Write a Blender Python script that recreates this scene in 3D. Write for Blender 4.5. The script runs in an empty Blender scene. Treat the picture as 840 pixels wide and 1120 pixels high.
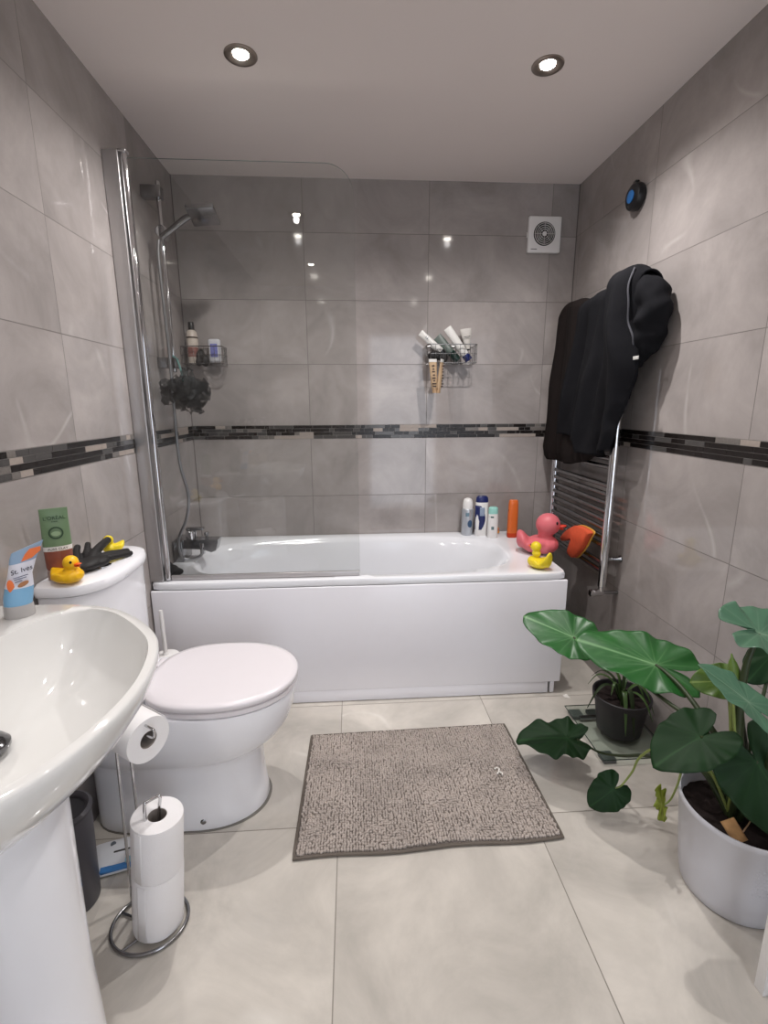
import bpy, bmesh, math, random
from mathutils import Vector, Matrix, noise as mnoise
random.seed(7)
PI = math.pi
SC = bpy.context.scene
COL = SC.collection

# ------------------------------------------------------------------ camera
W, H, YF = 1.923, 2.266, -3.45          # room width, height, front wall
cam_d = bpy.data.cameras.new('camera')
cam = bpy.data.objects.new('camera', cam_d)
COL.objects.link(cam)
R_ = Vector((0.99786, -0.06521, -0.00454)); U_ = Vector((0.01854, 0.21568, 0.97629)); F_ = Vector((0.06268, 0.97428, -0.21643))
cam.matrix_world = Matrix(((R_.x, U_.x, -F_.x, 0.80623), (R_.y, U_.y, -F_.y, -2.54976), (R_.z, U_.z, -F_.z, 1.23806), (0, 0, 0, 1)))
cam_d.sensor_fit = 'VERTICAL'; cam_d.sensor_height = 36.0; cam_d.lens = 530.874 / 1120 * 36
cam_d.clip_start = 0.02; cam_d.clip_end = 50
SC.camera = cam
# ------------------------------------------------------------------ world, exposure
SC.view_settings.view_transform = 'Standard'
SC.view_settings.look = 'None'
SC.view_settings.gamma = 1.0
SC.view_settings.use_curve_mapping = False
SC.view_settings.exposure = 0.42
w = bpy.data.worlds.new('world'); SC.world = w; w.use_nodes = True
w.node_tree.nodes['Background'].inputs[0].default_value = (0.84, 0.90, 1, 1)
w.node_tree.nodes['Background'].inputs[1].default_value = 2.5      # cool side light, let in by a doorway opening added behind the camera
SPOT_POWER = [34, 42, 16, 12, 14, 10]      # the back pair over the bath are the strong ones
SPOT_ANGLE = 150
LIGHTS = [(0.493, -0.803), (1.435, -0.812), (0.52, -1.78), (1.465, -1.78), (0.52, -2.76), (1.465, -2.76)]
# ------------------------------------------------------------------ colour and materials
def lin(c):
    c = c / 255.0
    return c / 12.92 if c <= 0.04045 else ((c + 0.055) / 1.055) ** 2.4
def rgb(r, g, b): return (lin(r), lin(g), lin(b), 1)
MATS = {}
def mat(name, col, rough=0.5, metal=0.0, var=0.06, vscale=25.0, bump=0.0, bscale=60.0, coat=0.0, sheen=0.0, sss=0.0, emit=None, estr=0.0, trans=0.0, ior=1.45, spec=0.5):
    if name in MATS: return MATS[name]
    m = bpy.data.materials.new(name); m.use_nodes = True
    nt = m.node_tree; b = nt.nodes['Principled BSDF']; L = nt.links
    tc = nt.nodes.new('ShaderNodeTexCoord'); ns = nt.nodes.new('ShaderNodeTexNoise')
    ns.inputs['Scale'].default_value = vscale; ns.inputs['Detail'].default_value = 3
    L.new(tc.outputs['Object'], ns.inputs['Vector'])
    mx = nt.nodes.new('ShaderNodeMix'); mx.data_type = 'RGBA'
    mx.inputs[6].default_value = tuple(max(0, c * (1 - var)) for c in col[:3]) + (1,)
    mx.inputs[7].default_value = tuple(min(1, c * (1 + var)) for c in col[:3]) + (1,)
    L.new(ns.outputs['Fac'], mx.inputs[0]); L.new(mx.outputs[2], b.inputs['Base Color'])
    b.inputs['Roughness'].default_value = rough; b.inputs['Metallic'].default_value = metal
    b.inputs['Coat Weight'].default_value = coat; b.inputs['Coat Roughness'].default_value = 0.05
    b.inputs['Sheen Weight'].default_value = sheen; b.inputs['Transmission Weight'].default_value = trans
    b.inputs['IOR'].default_value = ior; b.inputs['Specular IOR Level'].default_value = spec
    if sss: b.inputs['Subsurface Weight'].default_value = sss; b.inputs['Subsurface Radius'].default_value = (0.01, 0.005, 0.002)
    if emit: b.inputs['Emission Color'].default_value = emit; b.inputs['Emission Strength'].default_value = estr
    if bump:
        n2 = nt.nodes.new('ShaderNodeTexNoise'); n2.inputs['Scale'].default_value = bscale; n2.inputs['Detail'].default_value = 4
        L.new(tc.outputs['Object'], n2.inputs['Vector'])
        bp = nt.nodes.new('ShaderNodeBump'); bp.inputs['Strength'].default_value = bump; bp.inputs['Distance'].default_value = 0.002
        L.new(n2.outputs['Fac'], bp.inputs['Height']); L.new(bp.outputs['Normal'], b.inputs['Normal'])
    MATS[name] = m; return m

def math_node(nt, op, a, b=None, c=None, clamp=False):
    n = nt.nodes.new('ShaderNodeMath'); n.operation = op; n.use_clamp = clamp
    for i, v in enumerate((a, b, c)):
        if v is None: continue
        if isinstance(v, (int, float)): n.inputs[i].default_value = v
        else: nt.links.new(v, n.inputs[i])
    return n.outputs[0]

def tile_mat(name, ua, u0, ustep, va, v0, vstep, base, vein, grout, rough, split=None, seed=0.0, gw=0.0024):
    """Marble-look tiles: ua / va are the object axes, u0 / v0 one joint of each; split = (z, new v0) above z."""
    m = bpy.data.materials.new(name); m.use_nodes = True
    nt = m.node_tree; b = nt.nodes['Principled BSDF']; L = nt.links
    g = nt.nodes.new('ShaderNodeNewGeometry'); sp = nt.nodes.new('ShaderNodeSeparateXYZ'); L.new(g.outputs['Position'], sp.inputs[0])
    ax = {'x': 0, 'y': 1, 'z': 2}
    u = math_node(nt, 'DIVIDE', math_node(nt, 'SUBTRACT', sp.outputs[ax[ua]], u0), ustep)
    vv = sp.outputs[ax[va]]
    if split:
        up = math_node(nt, 'GREATER_THAN', vv, split[0])
        off = math_node(nt, 'MULTIPLY_ADD', up, split[1] - v0, v0)
        v = math_node(nt, 'DIVIDE', math_node(nt, 'SUBTRACT', vv, off), vstep)
    else: v = math_node(nt, 'DIVIDE', math_node(nt, 'SUBTRACT', vv, v0), vstep)
    def line(t, step):
        f = math_node(nt, 'FRACT', t)
        d = math_node(nt, 'MULTIPLY', math_node(nt, 'MINIMUM', f, math_node(nt, 'SUBTRACT', 1.0, f)), step)
        return math_node(nt, 'LESS_THAN', d, gw / 2)
    gl = math_node(nt, 'MAXIMUM', line(u, ustep), line(v, vstep))
    if name == 'floor_tile': gl = math_node(nt, 'MULTIPLY', gl, math_node(nt, 'MAXIMUM', math_node(nt, 'GREATER_THAN', sp.outputs[0], 0.3), math_node(nt, 'GREATER_THAN', sp.outputs[1], -1.33)))
    cb = nt.nodes.new('ShaderNodeCombineXYZ')
    L.new(math_node(nt, 'FLOOR', u), cb.inputs[0]); L.new(math_node(nt, 'FLOOR', v), cb.inputs[1]); cb.inputs[2].default_value = seed
    wn = nt.nodes.new('ShaderNodeTexWhiteNoise'); wn.noise_dimensions = '3D'; L.new(cb.outputs[0], wn.inputs['Vector'])
    sc = nt.nodes.new('ShaderNodeVectorMath'); sc.operation = 'MULTIPLY_ADD'
    L.new(wn.outputs['Color'], sc.inputs[0]); sc.inputs[1].default_value = (9, 9, 9); L.new(g.outputs['Position'], sc.inputs[2])
    cloud = nt.nodes.new('ShaderNodeTexNoise'); cloud.inputs['Scale'].default_value = 3.2; cloud.inputs['Detail'].default_value = 8; cloud.inputs['Roughness'].default_value = 0.62; cloud.inputs['Distortion'].default_value = 0.6
    L.new(sc.outputs[0], cloud.inputs['Vector'])
    fine = nt.nodes.new('ShaderNodeTexNoise'); fine.inputs['Scale'].default_value = 26; fine.inputs['Detail'].default_value = 6
    L.new(sc.outputs[0], fine.inputs['Vector'])
    # veins: thin contour of a distorted noise
    vn = nt.nodes.new('ShaderNodeTexNoise'); vn.inputs['Scale'].default_value = 0.9; vn.inputs['Detail'].default_value = 1.5; vn.inputs['Distortion'].default_value = 0.25
    L.new(sc.outputs[0], vn.inputs['Vector'])
    vd = math_node(nt, 'ABSOLUTE', math_node(nt, 'SUBTRACT', vn.outputs['Fac'], 0.5))
    vm = math_node(nt, 'SUBTRACT', 1.0, math_node(nt, 'MULTIPLY', vd, 190.0), clamp=True)
    msk = nt.nodes.new('ShaderNodeTexNoise'); msk.inputs['Scale'].default_value = 4.0; L.new(sc.outputs[0], msk.inputs['Vector'])
    mm = math_node(nt, 'MULTIPLY', math_node(nt, 'SUBTRACT', msk.outputs['Fac'], 0.53), 8.0, clamp=True)
    vm = math_node(nt, 'MULTIPLY', math_node(nt, 'MULTIPLY', vm, mm), 0.5)
    def mix(fac, c1, c2):
        x = nt.nodes.new('ShaderNodeMix'); x.data_type = 'RGBA'
        if isinstance(fac, float): x.inputs[0].default_value = fac
        else: L.new(fac, x.inputs[0])
        for i, c in ((6, c1), (7, c2)):
            if isinstance(c, tuple): x.inputs[i].default_value = c
            else: L.new(c, x.inputs[i])
        return x.outputs[2]
    dark = tuple(c * 0.76 for c in base[:3]) + (1,); lite = tuple(min(1, c * 1.24) for c in base[:3]) + (1,)
    cr = math_node(nt, 'MULTIPLY', math_node(nt, 'SUBTRACT', cloud.outputs['Fac'], 0.3), 2.4, clamp=True)
    c = mix(cr, dark, lite)
    c = mix(math_node(nt, 'MULTIPLY', math_node(nt, 'SUBTRACT', fine.outputs['Fac'], 0.35), 0.35, clamp=True), c, tuple(x * 0.72 for x in base[:3]) + (1,))
    c = mix(math_node(nt, 'MULTIPLY', wn.outputs['Value'], 0.10), c, tuple(x * 0.8 for x in base[:3]) + (1,))
    c = mix(vm, c, vein)
    c = mix(math_node(nt, 'MULTIPLY', gl, 0.85), c, grout)
    L.new(c, b.inputs['Base Color'])
    L.new(math_node(nt, 'MULTIPLY_ADD', gl, 0.5, rough), b.inputs['Roughness'])
    bp = nt.nodes.new('ShaderNodeBump'); bp.inputs['Strength'].default_value = 0.5; bp.inputs['Distance'].default_value = 0.001
    L.new(math_node(nt, 'MULTIPLY', gl, -1.0), bp.inputs['Height']); L.new(bp.outputs['Normal'], b.inputs['Normal'])
    return m

WALLC = rgb(160, 153, 150); VEIN = rgb(196, 190, 187); GROUT = rgb(96, 90, 87)
ZB = 1.0668; ZT = 1.1351                       # mosaic band
wall_back_m = tile_mat('wall_tile_back', 'x', 0.593 - 0.6, 0.6, 'z', ZB - 1.2, 0.3, WALLC, VEIN, GROUT, 0.075, (1.1, ZT - 0.9), 1.0)
wall_left_m = tile_mat('wall_tile_left', 'y', -1.0608, 0.6, 'z', ZB - 1.2, 0.3, WALLC, VEIN, GROUT, 0.075, (1.1, ZT - 0.9), 2.0)
wall_right_m = tile_mat('wall_tile_right', 'y', -0.638, 0.6, 'z', ZB - 1.2, 0.3, WALLC, VEIN, GROUT, 0.075, (1.1, ZT - 0.9), 3.0)
floor_m = tile_mat('floor_tile', 'x', 0.7432, 0.5953, 'y', -1.3195, 0.6, rgb(200, 194, 185), rgb(232, 228, 220), rgb(120, 113, 103), 0.07, None, 4.0, 0.003)
ceil_m = mat('ceiling_paint', rgb(232, 222, 217), 0.75, var=0.02, vscale=3, bump=0.05, bscale=200)
ceramic = mat('ceramic', rgb(242, 242, 246), 0.06, var=0.01, coat=0.4)
basin_m = mat('basin_ceramic', rgb(221, 220, 217), 0.06, var=0.012, coat=0.5)
acrylic = mat('bath_acrylic', rgb(234, 235, 239), 0.12, var=0.01, coat=0.3)
panel_m = mat('bath_panel_plastic', rgb(243, 242, 247), 0.22, var=0.01)
seat_m = mat('seat_plastic', rgb(226, 221, 224), 0.25, var=0.01)
chrome = mat('chrome', rgb(205, 205, 207), 0.07, 1.0, var=0.03)
chrome_dk = mat('satin_chrome', rgb(150, 150, 152), 0.2, 1.0, var=0.05)
alu = mat('brushed_aluminium', rgb(190, 188, 188), 0.3, 0.85, var=0.04)
nickel = mat('brushed_nickel', rgb(160, 150, 142), 0.3, 1.0, var=0.05)
black_p = mat('black_plastic', rgb(22, 22, 24), 0.35, var=0.1)
black_r = mat('black_rubber', rgb(24, 22, 22), 0.6, var=0.15, bump=0.3)
white_p = mat('white_plastic', rgb(232, 230, 228), 0.3, var=0.02)
yellow_p = mat('yellow_rubber', rgb(244, 190, 30), 0.35, var=0.04, sss=0.1)
lemon_p = mat('lemon_rubber', rgb(228, 204, 40), 0.35, var=0.04, sss=0.1)
beak_p = mat('orange_beak', rgb(232, 92, 28), 0.4, var=0.04)
pink_p = mat('pink_rubber', rgb(212, 108, 116), 0.42, var=0.05, sss=0.1)
red_p = mat('red_beak', rgb(208, 62, 44), 0.4, var=0.05)
orange_p = mat('orange_plastic', rgb(218, 108, 48), 0.3, var=0.04)
orange_dk = mat('dark_orange_plastic', rgb(196, 62, 22), 0.35, var=0.04)
foam_m = mat('orange_foam', rgb(208, 84, 50), 0.85, var=0.18, vscale=60, bump=0.6, bscale=220)
foam_edge = mat('yellow_foam', rgb(226, 170, 70), 0.85, var=0.1)
navy_p = mat('navy_plastic', rgb(28, 38, 92), 0.3, var=0.05)
teal_p = mat('mint_plastic', rgb(150, 206, 196), 0.35, var=0.04)
paper_m = mat('toilet_paper', rgb(240, 238, 238), 0.95, var=0.02, bump=0.35, bscale=420)
card_m = mat('cardboard', rgb(140, 132, 126), 0.9, var=0.08)
soil_m = mat('potting_soil', rgb(30, 19, 17), 0.95, var=0.5, vscale=120, bump=1.0, bscale=150)
pot_black = mat('black_pot_plastic', rgb(34, 32, 35), 0.5, var=0.08)
stem_m = mat('plant_stem', rgb(46, 58, 30), 0.45, var=0.2, vscale=30)
stem_y = mat('pale_stem', rgb(128, 142, 74), 0.45, var=0.15)
bark_m = mat('dry_bark', rgb(168, 128, 84), 0.8, var=0.35, vscale=70, bump=0.5)
bin_m = mat('bin_plastic', rgb(72, 70, 76), 0.4, var=0.06)
wire_m = mat('wire_metal', rgb(170, 168, 166), 0.25, 1.0, var=0.05)

# ------------------------------------------------------------------ mesh helpers
class MB:
    def __init__(s): s.v = []; s.f = []; s.mi = []; s.cur = 0
    def add(s, vs, fs):
        n = len(s.v); s.v += [tuple(p) for p in vs]
        for f in fs: s.f.append(tuple(i + n for i in f)); s.mi.append(s.cur)
        return s
    def rings(s, rs, closed=True, cap0=True, cap1=True):
        n = len(rs[0]); vs = [p for r in rs for p in r]; fs = []
        for i in range(len(rs) - 1):
            for j in range(n if closed else n - 1):
                k = (j + 1) % n
                fs.append((i * n + j, i * n + k, (i + 1) * n + k, (i + 1) * n + j))
        if closed and cap0: fs.append(tuple(reversed(range(n))))
        if closed and cap1: fs.append(tuple((len(rs) - 1) * n + j for j in range(n)))
        return s.add(vs, fs)
    def lathe(s, prof, c=(0, 0, 0), axis=(0, 0, 1), n=40, cap0=True, cap1=True):
        q = Vector((0, 0, 1)).rotation_difference(Vector(axis)); c = Vector(c)
        rs = [[c + q @ Vector((r * math.cos(2 * PI * j / n), r * math.sin(2 * PI * j / n), z)) for j in range(n)] for r, z in prof]
        return s.rings(rs, True, cap0, cap1)
    def tube(s, pts, rad, n=10, caps=True):
        pts = [Vector(p) for p in pts]; m = len(pts)
        if not isinstance(rad, (list, tuple)): rad = [rad] * m
        t0 = (pts[1] - pts[0]).normalized(); nn = t0.orthogonal().normalized(); rs = []
        pt = t0
        for i, p in enumerate(pts):
            a = pts[max(i - 1, 0)]; b = pts[min(i + 1, m - 1)]; t = (b - a).normalized()
            q = pt.rotation_difference(t); nn = (q @ nn); nn = (nn - t * nn.dot(t)).normalized(); pt = t
            bb = t.cross(nn)
            rs.append([p + (nn * math.cos(2 * PI * j / n) + bb * math.sin(2 * PI * j / n)) * rad[i] for j in range(n)])
        return s.rings(rs, True, caps, caps)
    def box(s, lo, hi, r=0.0, seg=3, M=None):
        bm = bmesh.new(); bmesh.ops.create_cube(bm, size=1)
        for v in bm.verts: v.co = Vector([lo[i] + (v.co[i] + .5) * (hi[i] - lo[i]) for i in range(3)])
        if r > 0: bmesh.ops.bevel(bm, geom=bm.edges[:], offset=r, segments=seg, profile=.5, affect='EDGES')
        bm.verts.index_update(); vs = [v.co.copy() for v in bm.verts]
        if M: vs = [M @ v for v in vs]
        s.add(vs, [tuple(v.index for v in f.verts) for f in bm.faces]); bm.free(); return s
    def ball(s, c, r, nu=20, nv=12, M=None):
        r = (r, r, r) if isinstance(r, (int, float)) else r; c = Vector(c); rs = []
        for i in range(nv + 1):
            a = PI * (i / nv) * 0.998 + 0.001 * PI
            rs.append([Vector((r[0] * math.sin(a) * math.cos(2 * PI * j / nu), r[1] * math.sin(a) * math.sin(2 * PI * j / nu), -r[2] * math.cos(a))) for j in range(nu)])
        if M: rs = [[M @ p for p in q] for q in rs]
        return s.rings([[p + c for p in q] for q in rs])
    def prism(s, poly, d0, d1, M=None):
        """poly in (a,b); extruded along local z from d0 to d1, M places it."""
        M = M or Matrix.Identity(4)
        return s.rings([[M @ Vector((a, b, d)) for a, b in poly] for d in (d0, d1)])

def smooth_path(pts, k=6):
    P = [Vector(p) for p in pts]; P = [P[0] * 2 - P[1]] + P + [P[-1] * 2 - P[-2]]; out = []
    for i in range(1, len(P) - 2):
        for j in range(k):
            t = j / k; a, b, c, d = P[i - 1:i + 3]
            out.append(0.5 * ((2 * b) + (c - a) * t + (2 * a - 5 * b + 4 * c - d) * t * t + (3 * b - a - 3 * c + d) * t ** 3))
    out.append(P[-2]); return out
def lerp_list(vals, n):
    return [vals[min(int(i * (len(vals) - 1) / (n - 1)), len(vals) - 2)] * (1 - ((i * (len(vals) - 1) / (n - 1)) - min(int(i * (len(vals) - 1) / (n - 1)), len(vals) - 2))) + vals[min(int(i * (len(vals) - 1) / (n - 1)), len(vals) - 2) + 1] * ((i * (len(vals) - 1) / (n - 1)) - min(int(i * (len(vals) - 1) / (n - 1)), len(vals) - 2)) for i in range(n)]

def mesh_of(mb, name):
    me = bpy.data.meshes.new(name); me.from_pydata([tuple(p) for p in mb.v], [], mb.f); me.update()
    bm = bmesh.new(); bm.from_mesh(me); bmesh.ops.recalc_face_normals(bm, faces=bm.faces[:]); bm.to_mesh(me); bm.free()
    return me
def fuse(mb, voxel, smooth=6):
    """one continuous skin over overlapping shapes"""
    me = mesh_of(mb, 'tmp'); o = bpy.data.objects.new('tmp', me); COL.objects.link(o)
    r = o.modifiers.new('r', 'REMESH'); r.mode = 'VOXEL'; r.voxel_size = voxel
    if smooth: sm = o.modifiers.new('s', 'SMOOTH'); sm.factor = 0.5; sm.iterations = smooth
    dg = bpy.context.evaluated_depsgraph_get(); m2 = bpy.data.meshes.new_from_object(o.evaluated_get(dg))
    out = MB(); out.add([v.co.copy() for v in m2.vertices], [tuple(p.vertices) for p in m2.polygons])
    bpy.data.objects.remove(o); bpy.data.meshes.remove(me); bpy.data.meshes.remove(m2); return out

def ob(name, mb, mats, parent=None, smooth=40, base=None, solid=0):
    """one mesh object; vertices are world coordinates, its origin goes to the parent's base or its own base centre"""
    me = mesh_of(mb, name)
    if not isinstance(mats, (list, tuple)): mats = [mats]
    for m in mats: me.materials.append(m)
    if len(mats) > 1: me.polygons.foreach_set('material_index', mb.mi)
    if smooth:
        me.polygons.foreach_set('use_smooth', [True] * len(me.polygons)); me.set_sharp_from_angle(angle=math.radians(smooth))
    o = bpy.data.objects.new(name, me); COL.objects.link(o)
    if parent is not None:
        org = Vector(parent['org']); me.transform(Matrix.Translation(-org)); o.parent = parent; o['org'] = list(org)
    else:
        if base is None:
            xs = [p[0] for p in mb.v]; ys = [p[1] for p in mb.v]; zs = [p[2] for p in mb.v]
            base = ((min(xs) + max(xs)) / 2, (min(ys) + max(ys)) / 2, min(zs))
        me.transform(Matrix.Translation(-Vector(base))); o.location = base; o['org'] = list(base)
    if solid:
        md = o.modifiers.new('thickness', 'SOLIDIFY'); md.thickness = solid; md.offset = 0
    return o
def tag(o, label, cat, group=None):
    o['label'] = label; o['category'] = cat
    if group: o['group'] = group
    return o
def thing(name, label, cat, loc, group=None):
    o = bpy.data.objects.new(name, None); COL.objects.link(o); o.location = loc; o['org'] = list(loc); o.empty_display_size = 0.05
    return tag(o, label, cat, group)
def struct(o): o['kind'] = 'structure'; return o
def text_mb(txt, size, M, depth=0.0004, shear=0.0):
    cu = bpy.data.curves.new('t', 'FONT'); cu.body = txt; cu.size = size; cu.extrude = depth; cu.align_x = 'CENTER'; cu.align_y = 'CENTER'; cu.shear = shear
    o = bpy.data.objects.new('t', cu); COL.objects.link(o)
    m2 = bpy.data.meshes.new_from_object(o.evaluated_get(bpy.context.evaluated_depsgraph_get()))
    out = MB(); out.add([M @ v.co for v in m2.vertices], [tuple(p.vertices) for p in m2.polygons])
    bpy.data.objects.remove(o); bpy.data.curves.remove(cu); bpy.data.meshes.remove(m2); return out
def frame(o, x, y):
    """matrix with local x, y axes and their normal at o"""
    x = Vector(x).normalized(); y = Vector(y); z = x.cross(y).normalized(); y = z.cross(x)
    return Matrix(((x.x, y.x, z.x, o[0]), (x.y, y.y, z.y, o[1]), (x.z, y.z, z.z, o[2]), (0, 0, 0, 1)))

# ------------------------------------------------------------------ the room
T = 0.1
struct(ob('floor', MB().box((-T, YF - T, -T), (W + T, T, 0)), floor_m, smooth=0))
struct(ob('ceiling', MB().box((-T, YF - T, H), (W + T, T, H + T)), ceil_m, smooth=0))
struct(ob('wall_back', MB().box((-T, 0, 0), (W + T, T, H)), wall_back_m, smooth=0))
struct(ob('wall_left', MB().box((-T, YF, 0), (0, 0, H)), wall_left_m, smooth=0))
struct(ob('wall_right', MB().box((W, YF, 0), (W + T, 0, H)), wall_right_m, smooth=0))

cornm = mat('corner_grout', rgb(88, 82, 79), 0.7)
struct(ob('trim_4', MB().box((0.0, -0.0028, 0.56), (0.0028, 0.0, H)), cornm, smooth=0))
struct(ob('trim_5', MB().box((W - 0.0028, -0.0028, 0.0), (W, 0.0, H)), cornm, smooth=0))
struct(ob('wall_front', MB().box((-T, YF - T, 0), (1.03, YF, H)).box((1.83, YF - T, 0), (W + T, YF, H)).box((1.03, YF - T, 2.02), (1.83, YF, H)), tile_mat('wall_tile_front', 'x', 0.1, 0.6, 'z', ZB - 1.2, 0.3, WALLC, VEIN, GROUT, 0.075, (1.1, ZT - 0.9), 5.0), smooth=0))  # doorway gap added so the cool world light reaches the room

# mosaic border: four rows of glass and stone sticks
mos = [mat('mosaic_black', rgb(30, 26, 25), 0.25, var=0.3, vscale=90), mat('mosaic_charcoal', rgb(74, 72, 71), 0.15, var=0.2, vscale=90),
       mat('mosaic_stone', rgb(158, 147, 139), 0.35, var=0.15, vscale=120), mat('mosaic_grey', rgb(112, 107, 103), 0.2, var=0.35, vscale=150),
       mat('mosaic_grout', rgb(150, 146, 142), 0.8)]
def mosaic(name, p0, d, nrm, length, seed):
    rnd = random.Random(seed); mb = MB(); p0 = Vector(p0); d = Vector(d); nrm = Vector(nrm)
    M = frame((0, 0, 0), d, (0, 0, 1))
    mb.cur = 4
    mb.add([p0 + d * a + Vector((0, 0, z)) + nrm * 0.0006 for a, z in ((0, 0), (length, 0), (length, ZT - ZB), (0, ZT - ZB))], [(0, 1, 2, 3)])
    rh = (ZT - ZB) / 4
    for r in range(4):
        a = -rnd.random() * 0.05
        run = 0; cur = 0
        while a < length:
            L = rnd.choice((0.024, 0.032, 0.048, 0.048, 0.07, 0.098))
            if run <= 0: cur = rnd.choice((0, 1, 0, 2)); run = rnd.randint(1, 3)
            run -= 1
            c = rnd.choice((0, 0, 0, 1)) if cur in (0, 1) else rnd.choice((2, 3, 2, 1))
            a0 = max(a + 0.0007, 0); a1 = min(a + L - 0.0007, length)
            if a1 - a0 > 0.003:
                z0 = r * rh + 0.0007; z1 = (r + 1) * rh - 0.0007; mb.cur = c
                q = [p0 + d * x + Vector((0, 0, z)) for x, z in ((a0, z0), (a1, z0), (a1, z1), (a0, z1))]
                mb.rings([[p + nrm * 0.0004 for p in q], [p + nrm * 0.0016 for p in q]], cap0=False)
            a += L
    return struct(ob(name, mb, mos, smooth=0))
mosaic('trim_1', (0, 0, ZB), (1, 0, 0), (0, -1, 0), W, 3)
mosaic('trim_2', (0, YF, ZB), (0, 1, 0), (1, 0, 0), -YF, 12)
mosaic('trim_3', (W, YF, ZB), (0, 1, 0), (-1, 0, 0), -YF, 8)

# ------------------------------------------------------------------ downlights
bulb_m = mat('lit_bulb', rgb(255, 244, 230), 0.3, emit=(1.0, 0.93, 0.84, 1), estr=60)
bulb2_m = mat('lit_bulb_rim', rgb(255, 244, 230), 0.3, emit=(1.0, 0.93, 0.84, 1), estr=4)
for i, (x, y) in enumerate(LIGHTS):
    lab = ['recessed ceiling downlight on the left above the bath screen', 'recessed ceiling downlight on the right above the bath end',
           'recessed ceiling downlight over the basin side', 'recessed ceiling downlight over the plant side',
           'recessed ceiling downlight by the front wall, left', 'recessed ceiling downlight by the front wall, right'][i]
    t = thing('ceiling_downlight', lab + ', brushed metal ring, lit', 'ceiling light', (x, y, H), 'downlights in the ceiling')
    ob('bezel', MB().lathe([(0.049, 0), (0.049, -0.003), (0.046, -0.005), (0.036, -0.005), (0.0235, -0.0012), (0.0225, 0)], (x, y, H), n=48, cap0=False, cap1=False), nickel, t)
    ob('bulb', MB().lathe([(0.0225, -0.0004), (0.019, -0.003), (0.012, -0.005), (0.001, -0.006)], (x, y, H), n=32, cap0=False), bulb_m, t)
    ld = bpy.data.lights.new('downlight_lamp', 'SPOT'); ld.energy = SPOT_POWER[i]; ld.spot_size = math.radians(SPOT_ANGLE); ld.spot_blend = 1.0
    ld.color = (1.0, 0.965, 0.95); ld.shadow_soft_size = 0.016
    lo = bpy.data.objects.new('downlight_lamp', ld); COL.objects.link(lo); lo.location = (x, y, H - 0.028)

# ------------------------------------------------------------------ bath
def sup(a0, a1, b0, b1, n, ex, z):
    cx, cy = (a0 + a1) / 2, (b0 + b1) / 2; rx, ry = (a1 - a0) / 2, (b1 - b0) / 2; out = []
    for j in range(n):
        t = 2 * PI * (j + .5) / n; c, s_ = math.cos(t), math.sin(t)
        k = (abs(c) ** ex + abs(s_) ** ex) ** (-1 / ex)
        out.append(Vector((cx + rx * k * c, cy + ry * k * s_, z)))
    return out
BX1 = 1.688; BZ = 0.554
bath = thing('bathtub', 'white built-in bathtub along the back wall with plain front panel', 'bathtub', (0.85, -0.35, 0))
N = 160
rs = [sup(0.002, BX1, -0.698, -0.002, N, 30, 0.527), sup(0.002, BX1, -0.700, -0.002, N, 30, 0.546), sup(0.004, BX1 - .003, -0.697, -0.004, N, 30, BZ - .001), sup(0.010, BX1 - .010, -0.690, -0.010, N, 26, BZ),
      sup(0.085, 1.530, -0.657, -0.065, N, 3.4, BZ), sup(0.092, 1.515, -0.652, -0.075, N, 3.2, BZ - .006), sup(0.105, 1.495, -0.646, -0.085, N, 3.0, BZ - .03),
      sup(0.125, 1.455, -0.632, -0.10, N, 3.0, 0.45), sup(0.155, 1.38, -0.61, -0.12, N, 3.0, 0.30), sup(0.20, 1.29, -0.585, -0.15, N, 2.8, 0.18), sup(0.27, 1.20, -0.54, -0.19, N, 2.6, 0.145), sup(0.45, 1.0, -0.42, -0.30, N, 2.2, 0.14)]
ob('tub', MB().rings(rs, True, False, True), acrylic, bath, smooth=50, solid=0)
rs2 = [sup(0.05, BX1 - .04, -0.67, -0.03, N, 12, 0.527), sup(0.08, 1.52, -0.655, -0.07, N, 4, 0.42), sup(0.14, 1.40, -0.62, -0.11, N, 3, 0.2), sup(0.25, 1.22, -0.56, -0.17, N, 3, 0.12)]
ob('underside', MB().rings(rs2, True, False, True), mat('grey_fibreglass', rgb(90, 88, 86), 0.8), bath)
ob('front_panel', MB().box((0.004, -0.7005, 0.058), (BX1 + .001, -0.688, 0.524), 0.004), panel_m, bath)
ob('plinth', MB().box((0.004, -0.692, 0.001), (1.640, -0.680, 0.055), 0.002), panel_m, bath)
ob('panel_end_block', MB().box((1.650, -0.692, 0.001), (1.668, -0.655, 0.055), 0.002), panel_m, bath)
foot = MB()
foot.tube([(1.60, -0.18, 0.001), (1.60, -0.18, 0.50)], 0.012)
ob('support_leg', foot, chrome_dk, bath)

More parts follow.
